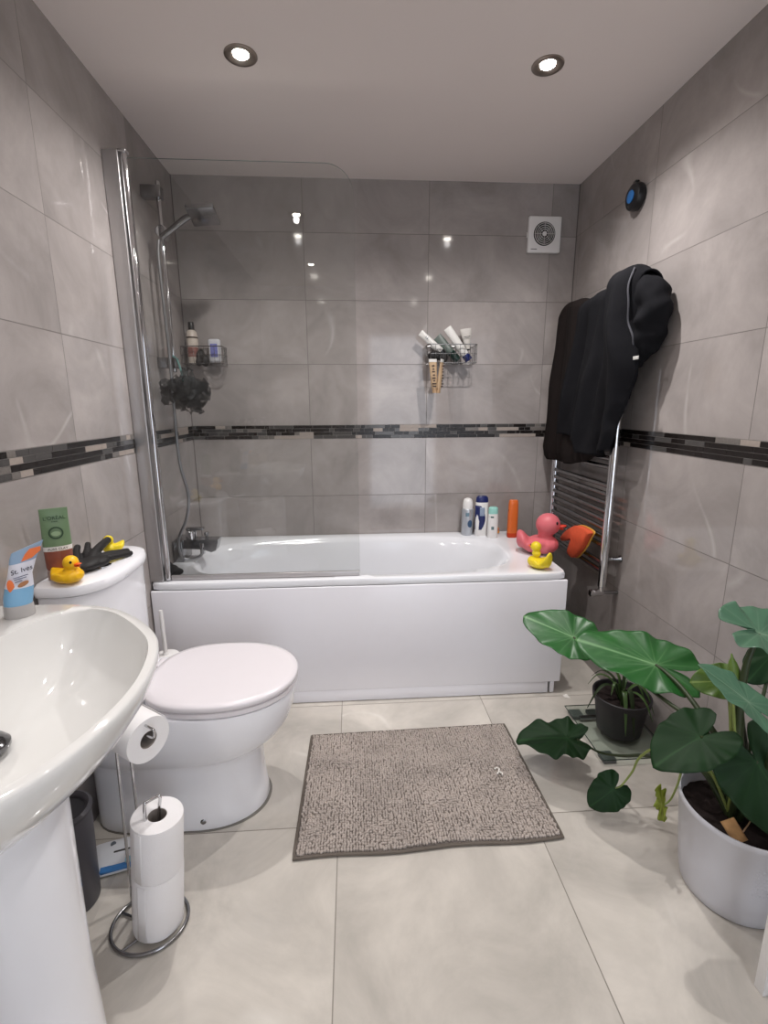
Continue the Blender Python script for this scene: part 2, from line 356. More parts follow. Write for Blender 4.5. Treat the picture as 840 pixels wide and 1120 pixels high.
# ------------------------------------------------------------------ glass bath screen
def glass_mat(name, tint, fmul=1.0):
    m = bpy.data.materials.new(name); m.use_nodes = True; nt = m.node_tree; nt.nodes.remove(nt.nodes['Principled BSDF'])
    out = nt.nodes['Material Output']; tr = nt.nodes.new('ShaderNodeBsdfTransparent'); gl = nt.nodes.new('ShaderNodeBsdfGlossy'); gl.inputs['Roughness'].default_value = 0.0
    ns = nt.nodes.new('ShaderNodeTexNoise'); ns.inputs['Scale'].default_value = 6
    mx = nt.nodes.new('ShaderNodeMix'); mx.data_type = 'RGBA'; mx.inputs[6].default_value = tint; mx.inputs[7].default_value = tuple(c * 0.985 for c in tint[:3]) + (1,)
    nt.links.new(ns.outputs['Fac'], mx.inputs[0]); nt.links.new(mx.outputs[2], tr.inputs['Color'])
    gm = nt.nodes.new('ShaderNodeNewGeometry'); dt = nt.nodes.new('ShaderNodeVectorMath'); dt.operation = 'DOT_PRODUCT'
    nt.links.new(gm.outputs['Normal'], dt.inputs[0]); nt.links.new(gm.outputs['Incoming'], dt.inputs[1])
    sch = math_node(nt, 'MULTIPLY_ADD', math_node(nt, 'POWER', math_node(nt, 'SUBTRACT', 1.0, math_node(nt, 'ABSOLUTE', dt.outputs['Value'])), 5.0), 0.96, 0.04)
    ms = nt.nodes.new('ShaderNodeMixShader')
    nt.links.new(math_node(nt, 'MULTIPLY', sch, fmul), ms.inputs[0]); nt.links.new(tr.outputs[0], ms.inputs[1]); nt.links.new(gl.outputs[0], ms.inputs[2]); nt.links.new(ms.outputs[0], out.inputs['Surface'])
    return m
glass_m = glass_mat('screen_glass', (0.95, 0.957, 0.952, 1))
glass_edge = mat('glass_edge', rgb(96, 112, 106), 0.2, var=0.05)
scr = thing('bath_screen', 'clear glass bath screen with rounded top corner in a chrome wall profile', 'shower screen', (0.4, -0.66, BZ))
GY = -0.662; gx0, gx1, gz0, gz1, gr = 0.074, 0.828, 0.574, 2.045, 0.10
poly = [(gx0, gz0), (gx1, gz0)] + [(gx1 - gr + gr * math.cos(a), gz1 - gr + gr * math.sin(a)) for a in [PI / 2 * k / 14 for k in range(15)]] + [(gx0, gz1)]
g = MB(); Mg = frame((0, GY, 0), (1, 0, 0), (0, 0, 1))
g.cur = 0; q0 = [Mg @ Vector((a, b, -0.0025)) for a, b in poly]; q1 = [Mg @ Vector((a, b, 0.0025)) for a, b in poly]
g.add(q0, [tuple(range(len(q0)))]); g.add(q1, [tuple(range(len(q1)))])
g.cur = 1; n = len(poly)
g.add(q0 + q1, [(i, (i + 1) % n, n + (i + 1) % n, n + i) for i in range(n)])
ob('glass_pane', g, [glass_m, glass_edge], scr, smooth=0)
ob('wall_profile', MB().box((0.001, GY - .020, 0.556), (0.052, GY + .016, 2.062), 0.003), alu, scr)
ob('hinge_rail', MB().lathe([(0.0095, 0), (0.0105, 0.004), (0.0105, 1.494), (0.0095, 1.498)], (0.066, GY - .004, 0.560), n=24), chrome, scr)
ob('top_cap', MB().box((0.050, GY - .018, 2.056), (0.078, GY + .012, 2.066), 0.003), alu, scr)
ob('bottom_seal', MB().box((0.078, GY - .006, 0.5565), (0.826, GY + .006, 0.576), 0.002), mat('seal_strip', rgb(176, 172, 172), 0.3, 0.5, var=0.03), scr)

# ------------------------------------------------------------------ shower rail, handset, hose
SX, SY = 0.063, -0.362
sh = thing('shower_rail', 'chrome shower riser rail with square head, slider and hose on the left wall', 'shower', (0.0, SY, 1.38))
ob('rail', MB().lathe([(0.007, 0), (0.009, 0.002), (0.009, 0.716), (0.007, 0.72)], (SX, SY, 1.375), n=20), chrome, sh)
for z in (2.055, 1.412):
    ob('wall_bracket', MB().box((0.001, SY - .02, z - .022), (SX + .014, SY + .02, z + .022), 0.003), chrome_dk, sh)
ob('slider', MB().lathe([(0.021, -0.03), (0.024, -0.027), (0.024, 0.027), (0.021, 0.03)], (SX + .006, SY - .01, 1.905), (0.15, -1, 0), n=28), chrome, sh)
arm_ = ob('handset_arm', MB().tube(smooth_path([(SX + .01, SY - .035, 1.885), (0.12, SY - .04, 1.915), (0.17, SY - .045, 1.948), (0.205, SY - .05, 1.962)], 4), lerp_list([0.012, 0.011, 0.0125, 0.010], 13), 14), chrome_dk, sh)
Mh = frame((0.243, SY - .05, 1.962), (1, 0, 0.08), (0, .95, -.33))
ob('shower_head', MB().box((-.052, -.05, -.010), (.052, .05, .010), 0.004, M=Mh), chrome_dk, arm_)
hose = smooth_path([(SX + .0, SY - .045, 1.872), (SX - .005, SY - .05, 1.80), (SX, SY - .055, 1.6), (SX + .005, SY - .06, 1.40), (SX + .006, SY - .07, 1.2), (SX + .01, SY - .075, 1.0), (SX + .035, SY - .08, 0.86), (SX + .02, SY - .085, 0.76), (SX - .025, SY - .08, 0.66), (SX - .02, SY - .07, 0.58), (SX + .02, SY - .06, 0.567), (SX + .06, SY - .055, 0.585), (SX + .065, SY - .035, 0.625)], 8)
ob('hose', MB().tube(hose, 0.0065, 10), mat('hose_metal', rgb(150, 150, 152), 0.3, 0.9, var=0.3, vscale=400), sh)
mx = thing('bath_mixer', 'chrome wall-mounted bath mixer tap with flat spout over the tub end', 'tap', (0.0, -0.38, 0.63))
ob('wall_block', MB().box((0.001, SY - .065, 0.53), (0.045, SY + .06, 0.65), 0.006), chrome_dk, mx)
sp0 = ob('spout', MB().prism([(0.03, 0.652), (0.03, 0.612), (0.13, 0.606), (0.165, 0.592), (0.185, 0.600), (0.197, 0.640), (0.197, 0.650)], -0.03, 0.03, frame((0, SY - .02, 0), (1, 0, 0), (0, 0, 1))), chrome_dk, mx)
vb_ = ob('valve_body', MB().lathe([(0.024, 0), (0.024, 0.035), (0.019, 0.04)], (0.075, SY - .02, 0.65), n=28), chrome, mx)
ob('lever', MB().box((0.055, SY - .035, 0.69), (0.132, SY - .005, 0.702), 0.004), chrome_dk, vb_)
ob('diverter_knob', MB().lathe([(0.006, 0), (0.006, 0.015), (0.011, 0.018), (0.011, 0.028), (0.008, 0.031)], (0.142, SY - .02, 0.648), n=20), chrome_dk, sp0)
ob('hose_outlet', MB().lathe([(0.011, 0), (0.011, 0.03), (0.014, 0.031), (0.014, 0.05)], (0.125, SY - .04, 0.585), n=20), chrome, mx)
dk = fuse(MB().ball((0.05, -0.60, 0.578), (0.035, 0.028, 0.024)).ball((0.075, -0.605, 0.572), (0.03, 0.02, 0.016)).ball((0.035, -0.58, 0.588), (0.02, 0.02, 0.02)), 0.004, 4)
tag(ob('black_sponge', dk, mat('black_sponge', rgb(30, 32, 34), 0.9, var=0.3, vscale=90, bump=0.6), smooth=180), 'small black sponge on the bath corner behind the screen hinge', 'sponge')

# bath pouf: many mesh loops of net
pf = MB(); C0 = Vector((0.105, SY - .025, 1.292)); rnd = random.Random(5)
for k in range(85):
    d = Vector((rnd.gauss(0, 1), rnd.gauss(0, 1), rnd.gauss(0, .75))).normalized()
    side = d.orthogonal().normalized(); side.rotate(Matrix.Rotation(rnd.random() * 6.28, 3, d)); nb = d.cross(side)
    L = rnd.uniform(0.058, 0.112); wd = rnd.uniform(0.018, 0.036); tw = rnd.uniform(0.013, 0.024)
    if C0.x + d.x * L < 0.012: L = max(0.03, (C0.x - 0.014) / max(0.1, -d.x))
    ringA = []; ringB = []
    for j in range(17):
        t = j / 16; ang = PI * 2 * t
        c = C0 + d * (L * (0.5 - 0.5 * math.cos(ang))) + side * (wd * math.sin(ang))
        off = nb * tw * (0.6 + 0.4 * math.sin(5 * ang + k)) + d * 0.004 * math.sin(7 * ang + k)
        a = c + off; b = c - off; a.x = max(a.x, .004); b.x = max(b.x, .004); ringA.append(a); ringB.append(b)
    pf.add(ringA + ringB, [(j, j + 1, 18 + j, 17 + j) for j in range(16)])
netm = mat('dark_net', rgb(14, 22, 25), 0.6, var=0.2)
nt = netm.node_tree; bs = nt.nodes['Principled BSDF']; bs.inputs['Alpha'].default_value = 0.62
po = thing('bath_pouf', 'dark teal mesh bath pouf hanging from the shower rail', 'bath sponge', (C0.x, C0.y, 1.2))
ob('net_ruffle', pf, netm, po, smooth=180)
ob('net_core', MB().ball(C0, (0.042, 0.042, 0.04)), mat('dark_net_core', rgb(8, 11, 13), 0.9, var=0.3, bump=1.0, bscale=80), po)
ob('hanging_cord', MB().tube(smooth_path([(0.10, SY - .02, 1.33), (0.094, SY - .018, 1.38), (0.080, SY - .012, 1.425), (0.07, SY - .03, 1.438)], 5), 0.004, 8), mat('teal_cord', rgb(90, 130, 126), 0.7), po)

# ------------------------------------------------------------------ wire baskets
def basket(label, x0, x1, y0, z0, z1, nx=9):
    t = thing('wire_basket', label, 'shower caddy', ((x0 + x1) / 2, y0 / 2, z0), 'wire shower baskets on the back wall')
    m = MB(); yb = -0.006
    for z, r in ((z1, 0.0024), (z0, 0.0018), ((z0 + z1) / 2, 0.0012)):
        m.tube([(x0, yb, z), (x0, y0 + .01, z), (x0 + .01, y0, z), (x1 - .01, y0, z), (x1, y0 + .01, z), (x1, yb, z), (x0, yb, z)], r, 6)
    for i in range(nx):
        x = x0 + (x1 - x0) * (i + .5) / nx
        m.tube([(x, y0, z1), (x, y0, z0), (x, yb, z0), (x, yb, z1)], 0.0012, 6)
    for i in range(4):
        y = y0 + (yb - y0) * (i + .5) / 4
        for x in (x0, x1): m.tube([(x, y, z1), (x, y, z0)], 0.0012, 6)
    ob('wire_frame', m, wire_m, t)
    for x in (x0 + .04, x1 - .04): ob('wall_fixing', MB().box((x - .012, -0.008, z1 - .012), (x + .012, -0.001, z1 + .012), 0.002), chrome, t)
    return t
basket('wire shower basket of tubes on the middle of the back tiled wall', 1.183, 1.425, -0.10, 1.436, 1.522, 10)
basket('wire shower basket behind the glass screen in the left corner', 0.006, 0.20, -0.10, 1.432, 1.510, 8)

def tube_bottle(name, label, p0, p1, r0, r1, mbody, mcap, cap=0.2, flat=0.35, group=None, up=(0, -1, 0), marks=None):
    """squeeze tube: round cap end at p0, flat crimp at p1"""
    p0 = Vector(p0); p1 = Vector(p1); ax = (p1 - p0); L = ax.length; ax.normalize()
    nrm = Vector(up); nrm = (nrm - ax * nrm.dot(ax)).normalized(); sd = ax.cross(nrm)
    t = thing(name, label, 'tube', tuple(p0), group)
    def ring(s, a, b): return [p0 + ax * (L * s) + sd * (a * math.cos(2 * PI * j / 24)) + nrm * (b * math.sin(2 * PI * j / 24)) for j in range(24)]
    ob('cap', MB().rings([ring(0, r0 * .92, r0 * .92), ring(.01, r0, r0), ring(cap, r0, r0), ring(cap + .005, r0 * .95, r0 * .95)]), mcap, t)
    ob('body', MB().rings([ring(cap, r0 * .93, r0 * .93), ring(cap + .05, r0 * 1.05, r0 * 1.0), ring(.5, (r0 * 1.05 + r1) / 2, r0 * .75), ring(.85, r1, r0 * flat), ring(.97, r1, .003), ring(1, r1, .0018)]), mbody, t)
    if marks: marks(t, p0, ax, sd, nrm, L)
    return t
wht = mat('white_tube_plastic', rgb(208, 206, 202), 0.35, var=0.03)
gry = mat('grey_green_tube', rgb(84, 94, 88), 0.4, var=0.08)
blkcap = mat('black_cap', rgb(22, 24, 26), 0.35)
bluel = mat('blue_grey_print', rgb(90, 100, 116), 0.5)
def line_marks(m, ks, wd=.35):
    def f(t, p0, ax, sd, nrm, L):
        mb = MB()
        for s, l in ks:
            c = p0 + ax * (L * s) + nrm * 0.0165
            mb.rings([[c + sd * a + ax * b + nrm * d for a, b in ((-l, -.0012), (l, -.0012), (l, .0012), (-l, .0012))] for d in (-.003, .001)])
        ob('printed_line', mb, m, t)
    return f
tube_bottle('cosmetic_tube', 'white squeeze tube leaning left out of the middle wire basket', (1.268, -0.062, 1.478), (1.148, -0.062, 1.580), 0.017, 0.016, wht, blkcap, 0.14, marks=line_marks(bluel, ((.72, .006), (.78, .004))))
tube_bottle('cosmetic_tube', 'grey-green squeeze tube with dark cap lying slanted in the middle wire basket', (1.342, -0.045, 1.452), (1.232, -0.045, 1.562), 0.019, 0.024, gry, mat('dark_green_cap', rgb(18, 40, 34), 0.3), 0.34)
tube_bottle('cosmetic_tube', 'long white squeeze tube with navy cap slanted in the middle wire basket', (1.392, -0.066, 1.450), (1.280, -0.066, 1.602), 0.019, 0.020, wht, navy_p, 0.17)
tube_bottle('flat_sachet', 'pale grey sachet with dark lettering standing at the right end of the middle wire basket', (1.392, -0.035, 1.50), (1.378, -0.035, 1.603), 0.012, 0.028, mat('pale_sachet', rgb(190, 186, 180), 0.5, var=0.1, vscale=70), blkcap, 0.05, marks=line_marks(blkcap, ((.62, .016),)))
tag(ob('shower_cap_bundle', fuse(MB().ball((1.222, -0.078, 1.470), (0.036, 0.020, 0.024)).ball((1.262, -0.080, 1.460), (0.022, 0.018, 0.026)).ball((1.20, -0.082, 1.468), (0.016, 0.016, 0.018)), 0.004, 4), black_r, smooth=180), 'crumpled black bundle in the left half of the middle wire basket', 'cloth bundle')
beige = mat('beige_tube', rgb(176, 150, 120), 0.45, var=0.06); brn = mat('brown_print', rgb(60, 44, 36), 0.5)
def hang_tube(x, y, tilt, rz, label):
    t = thing('toothpaste_tube', label, 'tube', (x, y, 1.30), 'beige tubes clipped below the wire basket')
    a = Vector((x, y, 1.448)); b = Vector((x + tilt, y, 1.292)); ax = (b - a).normalized(); sd = Vector((math.cos(rz), math.sin(rz), 0)); nrm = ax.cross(sd).normalized()
    def ring(s, w_, d): return [a + (b - a) * s + sd * (w_ * math.cos(2 * PI * j / 20)) + nrm * (d * math.sin(2 * PI * j / 20)) for j in range(20)]
    ob('body', MB().rings([ring(0, .019, .002), ring(.08, .019, .004), ring(.5, .017, .011), ring(.86, .014, .012)]), beige, t)
    ob('clip', MB().rings([ring(-.02, .020, .004), ring(.07, .020, .005)]), wht, t)
    ob('cap', MB().rings([ring(.86, .012, .011), ring(1, .011, .010)]), mat('beige_cap', rgb(170, 140, 108), 0.4), t)
    mk = MB(); 
    for s, l in ((.18, .006), (.28, .004), (.36, .007), (.46, .005), (.55, .008), (.63, .004), (.72, .010), (.80, .009)):
        c = a + (b - a) * s - nrm * (0.0125 if s > .4 else .009)
        if (c - Vector((x, y, 0))).y > 0: c = a + (b - a) * s + nrm * (0.0125 if s > .4 else .009)
        mk.box((-l, -.0012, -.0028), (l, .0012, .0028), M=Matrix.Translation(c))
    ob('printed_mark', mk, brn, t)
hang_tube(1.202, -0.118, 0.012, 0.0, 'beige tube with dark print hanging below the middle basket, the wider left one')
hang_tube(1.250, -0.112, -0.018, 1.0, 'beige tube with dark print hanging below the middle basket, the right one turned sideways')

# items of the left basket
t = thing('shampoo_bottle', 'cream bottle with black cap standing in the corner basket behind glass', 'bottle', (0.052, -0.052, 1.434))
ob('body', MB().lathe([(0.024, 0), (0.026, 0.004), (0.026, 0.12), (0.022, 0.145), (0.012, 0.155)], (0.052, -0.052, 1.434), n=28), mat('cream_plastic', rgb(196, 184, 172), 0.4), t)
ob('cap', MB().lathe([(0.014, 0.153), (0.014, 0.186), (0.012, 0.189)], (0.052, -0.052, 1.434), n=24), black_p, t)
ob('label_band', MB().lathe([(0.0264, 0.03), (0.0264, 0.07), (0.0266, 0.072), (0.0264, 0.074)], (0.052, -0.052, 1.434), n=28, cap0=False, cap1=False), mat('dusty_red_label', rgb(140, 92, 84), 0.5, var=0.3, vscale=150), t)
ob('dark_stripe', MB().lathe([(0.0262, 0.115), (0.0266, 0.116), (0.0262, 0.122)], (0.052, -0.052, 1.434), n=28, cap0=False, cap1=False), brn, t)
t = thing('soap_pouch', 'white pouch with a blue label at the right end of the corner basket', 'pouch', (0.155, -0.05, 1.44))
ob('pouch', MB().box((0.125, -0.062, 1.44), (0.182, -0.034, 1.548), 0.011), mat('translucent_white', rgb(196, 196, 200), 0.35), t)
ob('label', MB().box((0.137, -0.0655, 1.465), (0.170, -0.0615, 1.525), 0.001), mat('periwinkle_label', rgb(112, 116, 178), 0.4, var=0.15, vscale=150), t)
tag(ob('black_sponge', fuse(MB().ball((0.092, -0.07, 1.462), (0.022, 0.022, 0.038)).ball((0.115, -0.085, 1.445), (0.02, 0.018, 0.028)).ball((0.085, -0.09, 1.438), (0.014, 0.018, 0.02)), 0.004, 3), black_r, smooth=180), 'dark crumpled scrubber between the bottle and the white pouch in the corner basket', 'sponge')

# ------------------------------------------------------------------ fan
fx, fz = 1.755, 2.038
t = thing('extractor_fan', 'square white extractor fan with round ringed grille high on the back wall', 'fan', (fx, 0, fz - .08))
fcv = ob('cover', MB().box((fx - .081, -0.022, fz - .081), (fx + .081, -0.001, fz + .081), 0.006), white_p, t)
ob('dark_recess', MB().lathe([(0.053, 0), (0.053, 0.0015)], (fx - .002, -0.022, fz + .002), (0, -1, 0), n=48), mat('dark_vent', rgb(14, 14, 15), 0.7), fcv)
for r in (0.047, 0.038, 0.029, 0.020): ob('grille_ring', MB().lathe([(r - .0014, 0), (r - .0014, 0.005), (r + .0014, 0.005), (r + .0014, 0)], (fx - .002, -0.0225, fz + .002), (0, -1, 0), n=48, cap0=False, cap1=False), mat('grille_grey', rgb(196, 194, 192), 0.4), fcv)
sp_ = MB()
for k in range(8):
    a = 2 * PI * k / 8; sp_.tube([(fx - .002, -0.026, fz + .002), (fx - .002 + .05 * math.cos(a), -0.026, fz + .002 + .05 * math.sin(a))], 0.001, 6)
ob('grille_spoke', sp_, mat('grille_grey', rgb(196, 194, 192), 0.4), fcv)
ob('hub', MB().lathe([(0.011, 0), (0.010, 0.006), (0.004, 0.009)], (fx - .002, -0.0225, fz + .002), (0, -1, 0), n=24), white_p, fcv)
ob('logo_mark', MB().box((fx - .065, -0.0226, fz - .068), (fx - .035, -0.0215, fz - .064)), mat('grey_print', rgb(120, 116, 116), 0.5), fcv)
ob('side_switch', MB().box((fx - .085, -0.014, fz - .012), (fx - .080, -0.006, fz + .012), 0.001), white_p, fcv)

# ------------------------------------------------------------------ round speaker on right wall
sy, sz = -0.545, 2.008
t = thing('round_speaker', 'round black suction speaker with blue centre high on the right wall', 'speaker', (W, sy, sz - .05))
shl = ob('shell', MB().lathe([(0.040, 0.001), (0.047, 0.006), (0.049, 0.018), (0.046, 0.032), (0.038, 0.038)], (W, sy, sz), (-1, 0, 0), n=40), black_p, t)
ob('blue_disc', MB().lathe([(0.022, 0.0375), (0.022, 0.041), (0.019, 0.042)], (W, sy, sz), (-1, 0, 0), n=32), mat('blue_button', rgb(44, 104, 168), 0.35), shl)
ob('hook_lug', MB().box((W - .03, sy - .010, sz + .044), (W - .012, sy + .010, sz + .056), 0.004), black_p, t)

# ------------------------------------------------------------------ towel radiator
rad = thing('towel_radiator', 'chrome ladder towel radiator on the right wall above the bath end', 'radiator', (1.85, -0.39, 0.47))
RX = 1.858; ya, yb = -0.115, -0.672
for y in (ya, yb):
    ob('upright_pipe', MB().lathe([(0.010, 0), (0.017, 0.006), (0.017, 1.194), (0.010, 1.20)], (RX - .008, y, 0.475), n=24), chrome, rad)
zs = []
z = 0.545
for grp, gap in ((2, .075), (8, .075), (10, .075), (9, 0)):
    for k in range(grp): zs.append(z); z += 0.036
    z += gap - 0.036
barm = MB()
for z in zs:
    if z > 1.66: continue
    ob('rung', MB().tube([(RX - .008, ya, z), (RX - .008, yb, z)], 0.0105, 14), chrome_dk, rad)
for y in (ya - .03, yb + .0):
    for z in (0.60, 1.58):
        ob('wall_bracket', MB().lathe([(0.009, 0), (0.009, W - RX - .012), (0.014, W - RX - .006), (0.014, W - RX - .001)], (RX, y, z), (1, 0, 0), n=18), chrome_dk, rad)
vlv = ob('valve', MB().lathe([(0.010, 0), (0.015, 0.004), (0.015, 0.05), (0.012, 0.055), (0.012, 0.06)], (RX - .06, yb, 0.452), (1, 0, 0), n=20).lathe([(0.013, 0), (0.013, 0.035)], (RX - .008, yb, 0.445), n=20), chrome, rad)
ob('valve_tail', MB().tube([(RX, yb, 0.452), (W - .001, yb, 0.452)], 0.008, 14), chrome_dk, vlv)

# ------------------------------------------------------------------ garments on the radiator
def fabric(name, c, var=0.25):
    return mat(name, c, 0.95, var=var, vscale=18, bump=0.7, bscale=420, sheen=0.0, spec=0.12)
fabA = fabric('brown_black_terry', rgb(32, 27, 26)); fabB = fabric('charcoal_knit', rgb(25, 25, 28))
def interp(tab, x):
    if x <= tab[0][0]: return tab[0][1]
    for (a, va), (b, vb) in zip(tab, tab[1:]):
        if x <= b: t_ = (x - a) / (b - a); t_ = t_ * t_ * (3 - 2 * t_); return va + (vb - va) * t_
    return tab[-1][1]
def drape(ztop, zbot, yl, yr, xf, xb, back, fold, NS=110, NT=90):
    """sheet over the rail: s runs from the far edge to the near edge, t from the front hem over the top down the back"""
    mb = MB(); vs = []
    for i in range(NS + 1):
        s = i / NS; zt = interp(ztop, s); zb = interp(zbot, s)
        for j in range(NT + 1):
            t_ = j / NT; rr = (xb - xf) / 2
            if t_ < .7:
                z = zb + (zt - rr - zb) * (t_ / .7); x = xf; k = 1
            elif t_ < .85:
                a = (t_ - .7) / .15 * PI; z = zt - rr + rr * math.sin(a); x = xf + rr - rr * math.cos(a); k = max(0, 1 - (t_ - .7) / .15)
            else:
                z = zt - rr - (t_ - .85) / .15 * back; x = xb; k = 0
            y0 = interp(yl, z); y1 = interp(yr, z); y = y0 + (y1 - y0) * s
            dx, dy = fold(s, z, zt, zb); x += dx * (0.25 + 0.75 * k if t_ < .85 else .12); y += dy * k
            x = min(x, W - 0.004)
            vs.append((x, y, z))
    fs = [(i * (NT + 1) + j, (i + 1) * (NT + 1) + j, (i + 1) * (NT + 1) + j + 1, i * (NT + 1) + j + 1) for i in range(NS) for j in range(NT)]
    return mb.add(vs, fs)
def foldA(s, z, zt, zb):
    h = (z - zb) / (zt - zb)
    a = 0.005 + 0.006 * (1 - h)
    f = -a * math.sin(s * 17 + 1.2 * h) - 0.4 * a * math.sin(s * 41 + 3 * h + 1)
    f += 0.012 * mnoise.noise(Vector((s * 4, z * 2.5, 0)))
    curl = 0.03 * max(0, (0.06 - s) / 0.06) ** 2 + 0.012 * max(0, 1 - h * 16)
    return f + curl, 0.01 * mnoise.noise(Vector((s * 3, z * 4, 5)))
gA = thing('dark_towel', 'brown-black towel hanging nearest the corner on the towel radiator', 'towel', (1.84, -0.33, 0.96))
ob('cloth', drape([(0, 1.655), (.14, 1.700), (.4, 1.690), (.6, 1.66), (1, 1.66)], [(0, 0.99), (.12, 0.958), (.5, 0.962), (.75, 0.985), (1, 1.03)],
                  [(0.95, -.018), (1.3, -.050), (1.55, -.095), (1.70, -.115)], [(0.95, -.62), (1.7, -.60)], 1.812, 1.885, 0.35, foldA), fabA, gA, smooth=180, solid=0.007)
def foldB(s, z, zt, zb):
    h = (z - zb) / (zt - zb)
    sh_ = s + 0.22 * (1 - h) * (0.5 - s)
    a = 0.008 + 0.013 * (1 - h)
    f = -a * math.sin(sh_ * 15 + 2.2 * h + .5) - 0.5 * a * math.sin(sh_ * 33 - 2.5 * h) - 0.10 * a * math.sin(sh_ * 50 + h * 4)
    f += 0.02 * mnoise.noise(Vector((s * 3.5, z * 3, 9)))
    f += -0.02 * math.exp(-((s - .8) / .2) ** 2) * h
    return f + 0.03 * max(0, (s - .93) / .07) ** 2, 0.014 * mnoise.noise(Vector((s * 3, z * 5, 15)))
gB = thing('charcoal_hoodie', 'charcoal jersey hoodie thrown over the towel radiator, sleeve bunched at the near end', 'hoodie', (1.84, -0.6, 1.03))
ob('body_cloth', drape([(0, 1.668), (.25, 1.675), (.5, 1.682), (.72, 1.712), (.9, 1.714), (1, 1.69)], [(0, 1.10), (.42, 1.085), (.5, 1.03), (.75, 1.03), (1, 1.062)],
                  [(1.03, -.285), (1.3, -.33), (1.6, -.385), (1.7, -.41)], [(1.05, -.735), (1.15, -.765), (1.25, -.79), (1.40, -.815), (1.55, -.80), (1.7, -.79)], 1.783, 1.892, 0.20, foldB), fabB, gB, smooth=180, solid=0.007)
slv = MB(); pth = smooth_path([(1.850, -0.735, 1.650), (1.852, -0.775, 1.628), (1.858, -0.805, 1.58), (1.860, -0.815, 1.52), (1.858, -0.800, 1.46), (1.852, -0.775, 1.42), (1.846, -0.760, 1.39), (1.846, -0.755, 1.37)], 7)
rr_ = lerp_list([0.046, 0.055, 0.056, 0.056, 0.052, 0.042, 0.032, 0.026], len(pth)); ns_ = 30; rs = []
for i, p in enumerate(pth):
    a = pth[max(0, i - 1)]; b = pth[min(len(pth) - 1, i + 1)]; tt = (b - a).normalized(); n1 = Vector((1, 0, 0)); n1 = (n1 - tt * n1.dot(tt)).normalized(); n2 = tt.cross(n1); ring = []
    for j in range(ns_):
        an = 2 * PI * j / ns_; q = p + n1 * math.cos(an) * rr_[i] + n2 * math.sin(an) * rr_[i]
        q += (q - p) * (0.05 * math.sin(i * .7 + 1.5 * math.sin(an)) + 0.30 * mnoise.noise(q * 22)); q.x = min(q.x, W - .004); ring.append(q)
    rs.append(ring)
slv.rings(rs); ob('sleeve', slv, fabB, gB, smooth=180)
flap = MB(); rs = []
for i in range(10):
    z = 1.38 - i * .014; wv = .030 * (1 - i / 11)
    rs.append([Vector((1.832 + .004 * math.sin(j * .9 + i * .5), -0.765 - .012 * math.sin(i * .4) - wv + 2 * wv * j / 8, z)) for j in range(9)])
flap.rings(rs, closed=False); ob('cuff_flap', flap, fabB, gB, smooth=180, solid=0.006)
ob('side_seam', MB().tube(smooth_path([(1.80, -0.775, 1.700), (1.778, -0.785, 1.64), (1.782, -0.79, 1.58), (1.79, -0.785, 1.52), (1.80, -0.805, 1.47), (1.81, -0.80, 1.43)], 6), 0.0035, 8), mat('seam_binding', rgb(74, 74, 80), 0.8), gB)
ob('care_label', MB().box((1.806, -0.842, 1.388), (1.810, -0.800, 1.400), 0.001), mat('white_label', rgb(196, 194, 190), 0.7), gB)

# orange foam piece tucked into the rungs
pl_ = [(-.352, .607), (-.385, .640), (-.425, .667), (-.50, .704), (-.57, .712), (-.628, .706), (-.612, .680), (-.58, .630), (-.533, .580), (-.49, .550), (-.445, .556), (-.447, .580), (-.470, .634), (-.425, .618), (-.378, .598)]
pl2 = smooth_path([(a, b, 0) for a, b in pl_ + [pl_[0]]], 4)[:-1]
MF = frame((1.830, -.25, 0.0), (0, 1, 0), (0, 0, 1))
sc_ = 1.0
def shp(k, d): 
    cx, cy = -.49, .63
    return [Vector((1.822 - d, -.482 + ((p.x - cx) * sc_) * k, .628 + ((p.y - cy) * 1.0) * k)) for p in pl2]
t = thing('foam_mitt', 'orange forked foam piece hooked on the lowest radiator rungs', 'foam toy', (1.82, -.47, .56))
ob('foam_body', MB().rings([shp(.93, 0.0), shp(1, .004), shp(1, .020), shp(.93, .026)]), foam_m, t, smooth=60)
ob('yellow_backing', MB().rings([shp(1.04, -.004), shp(1.04, 0.0)]), foam_edge, t)

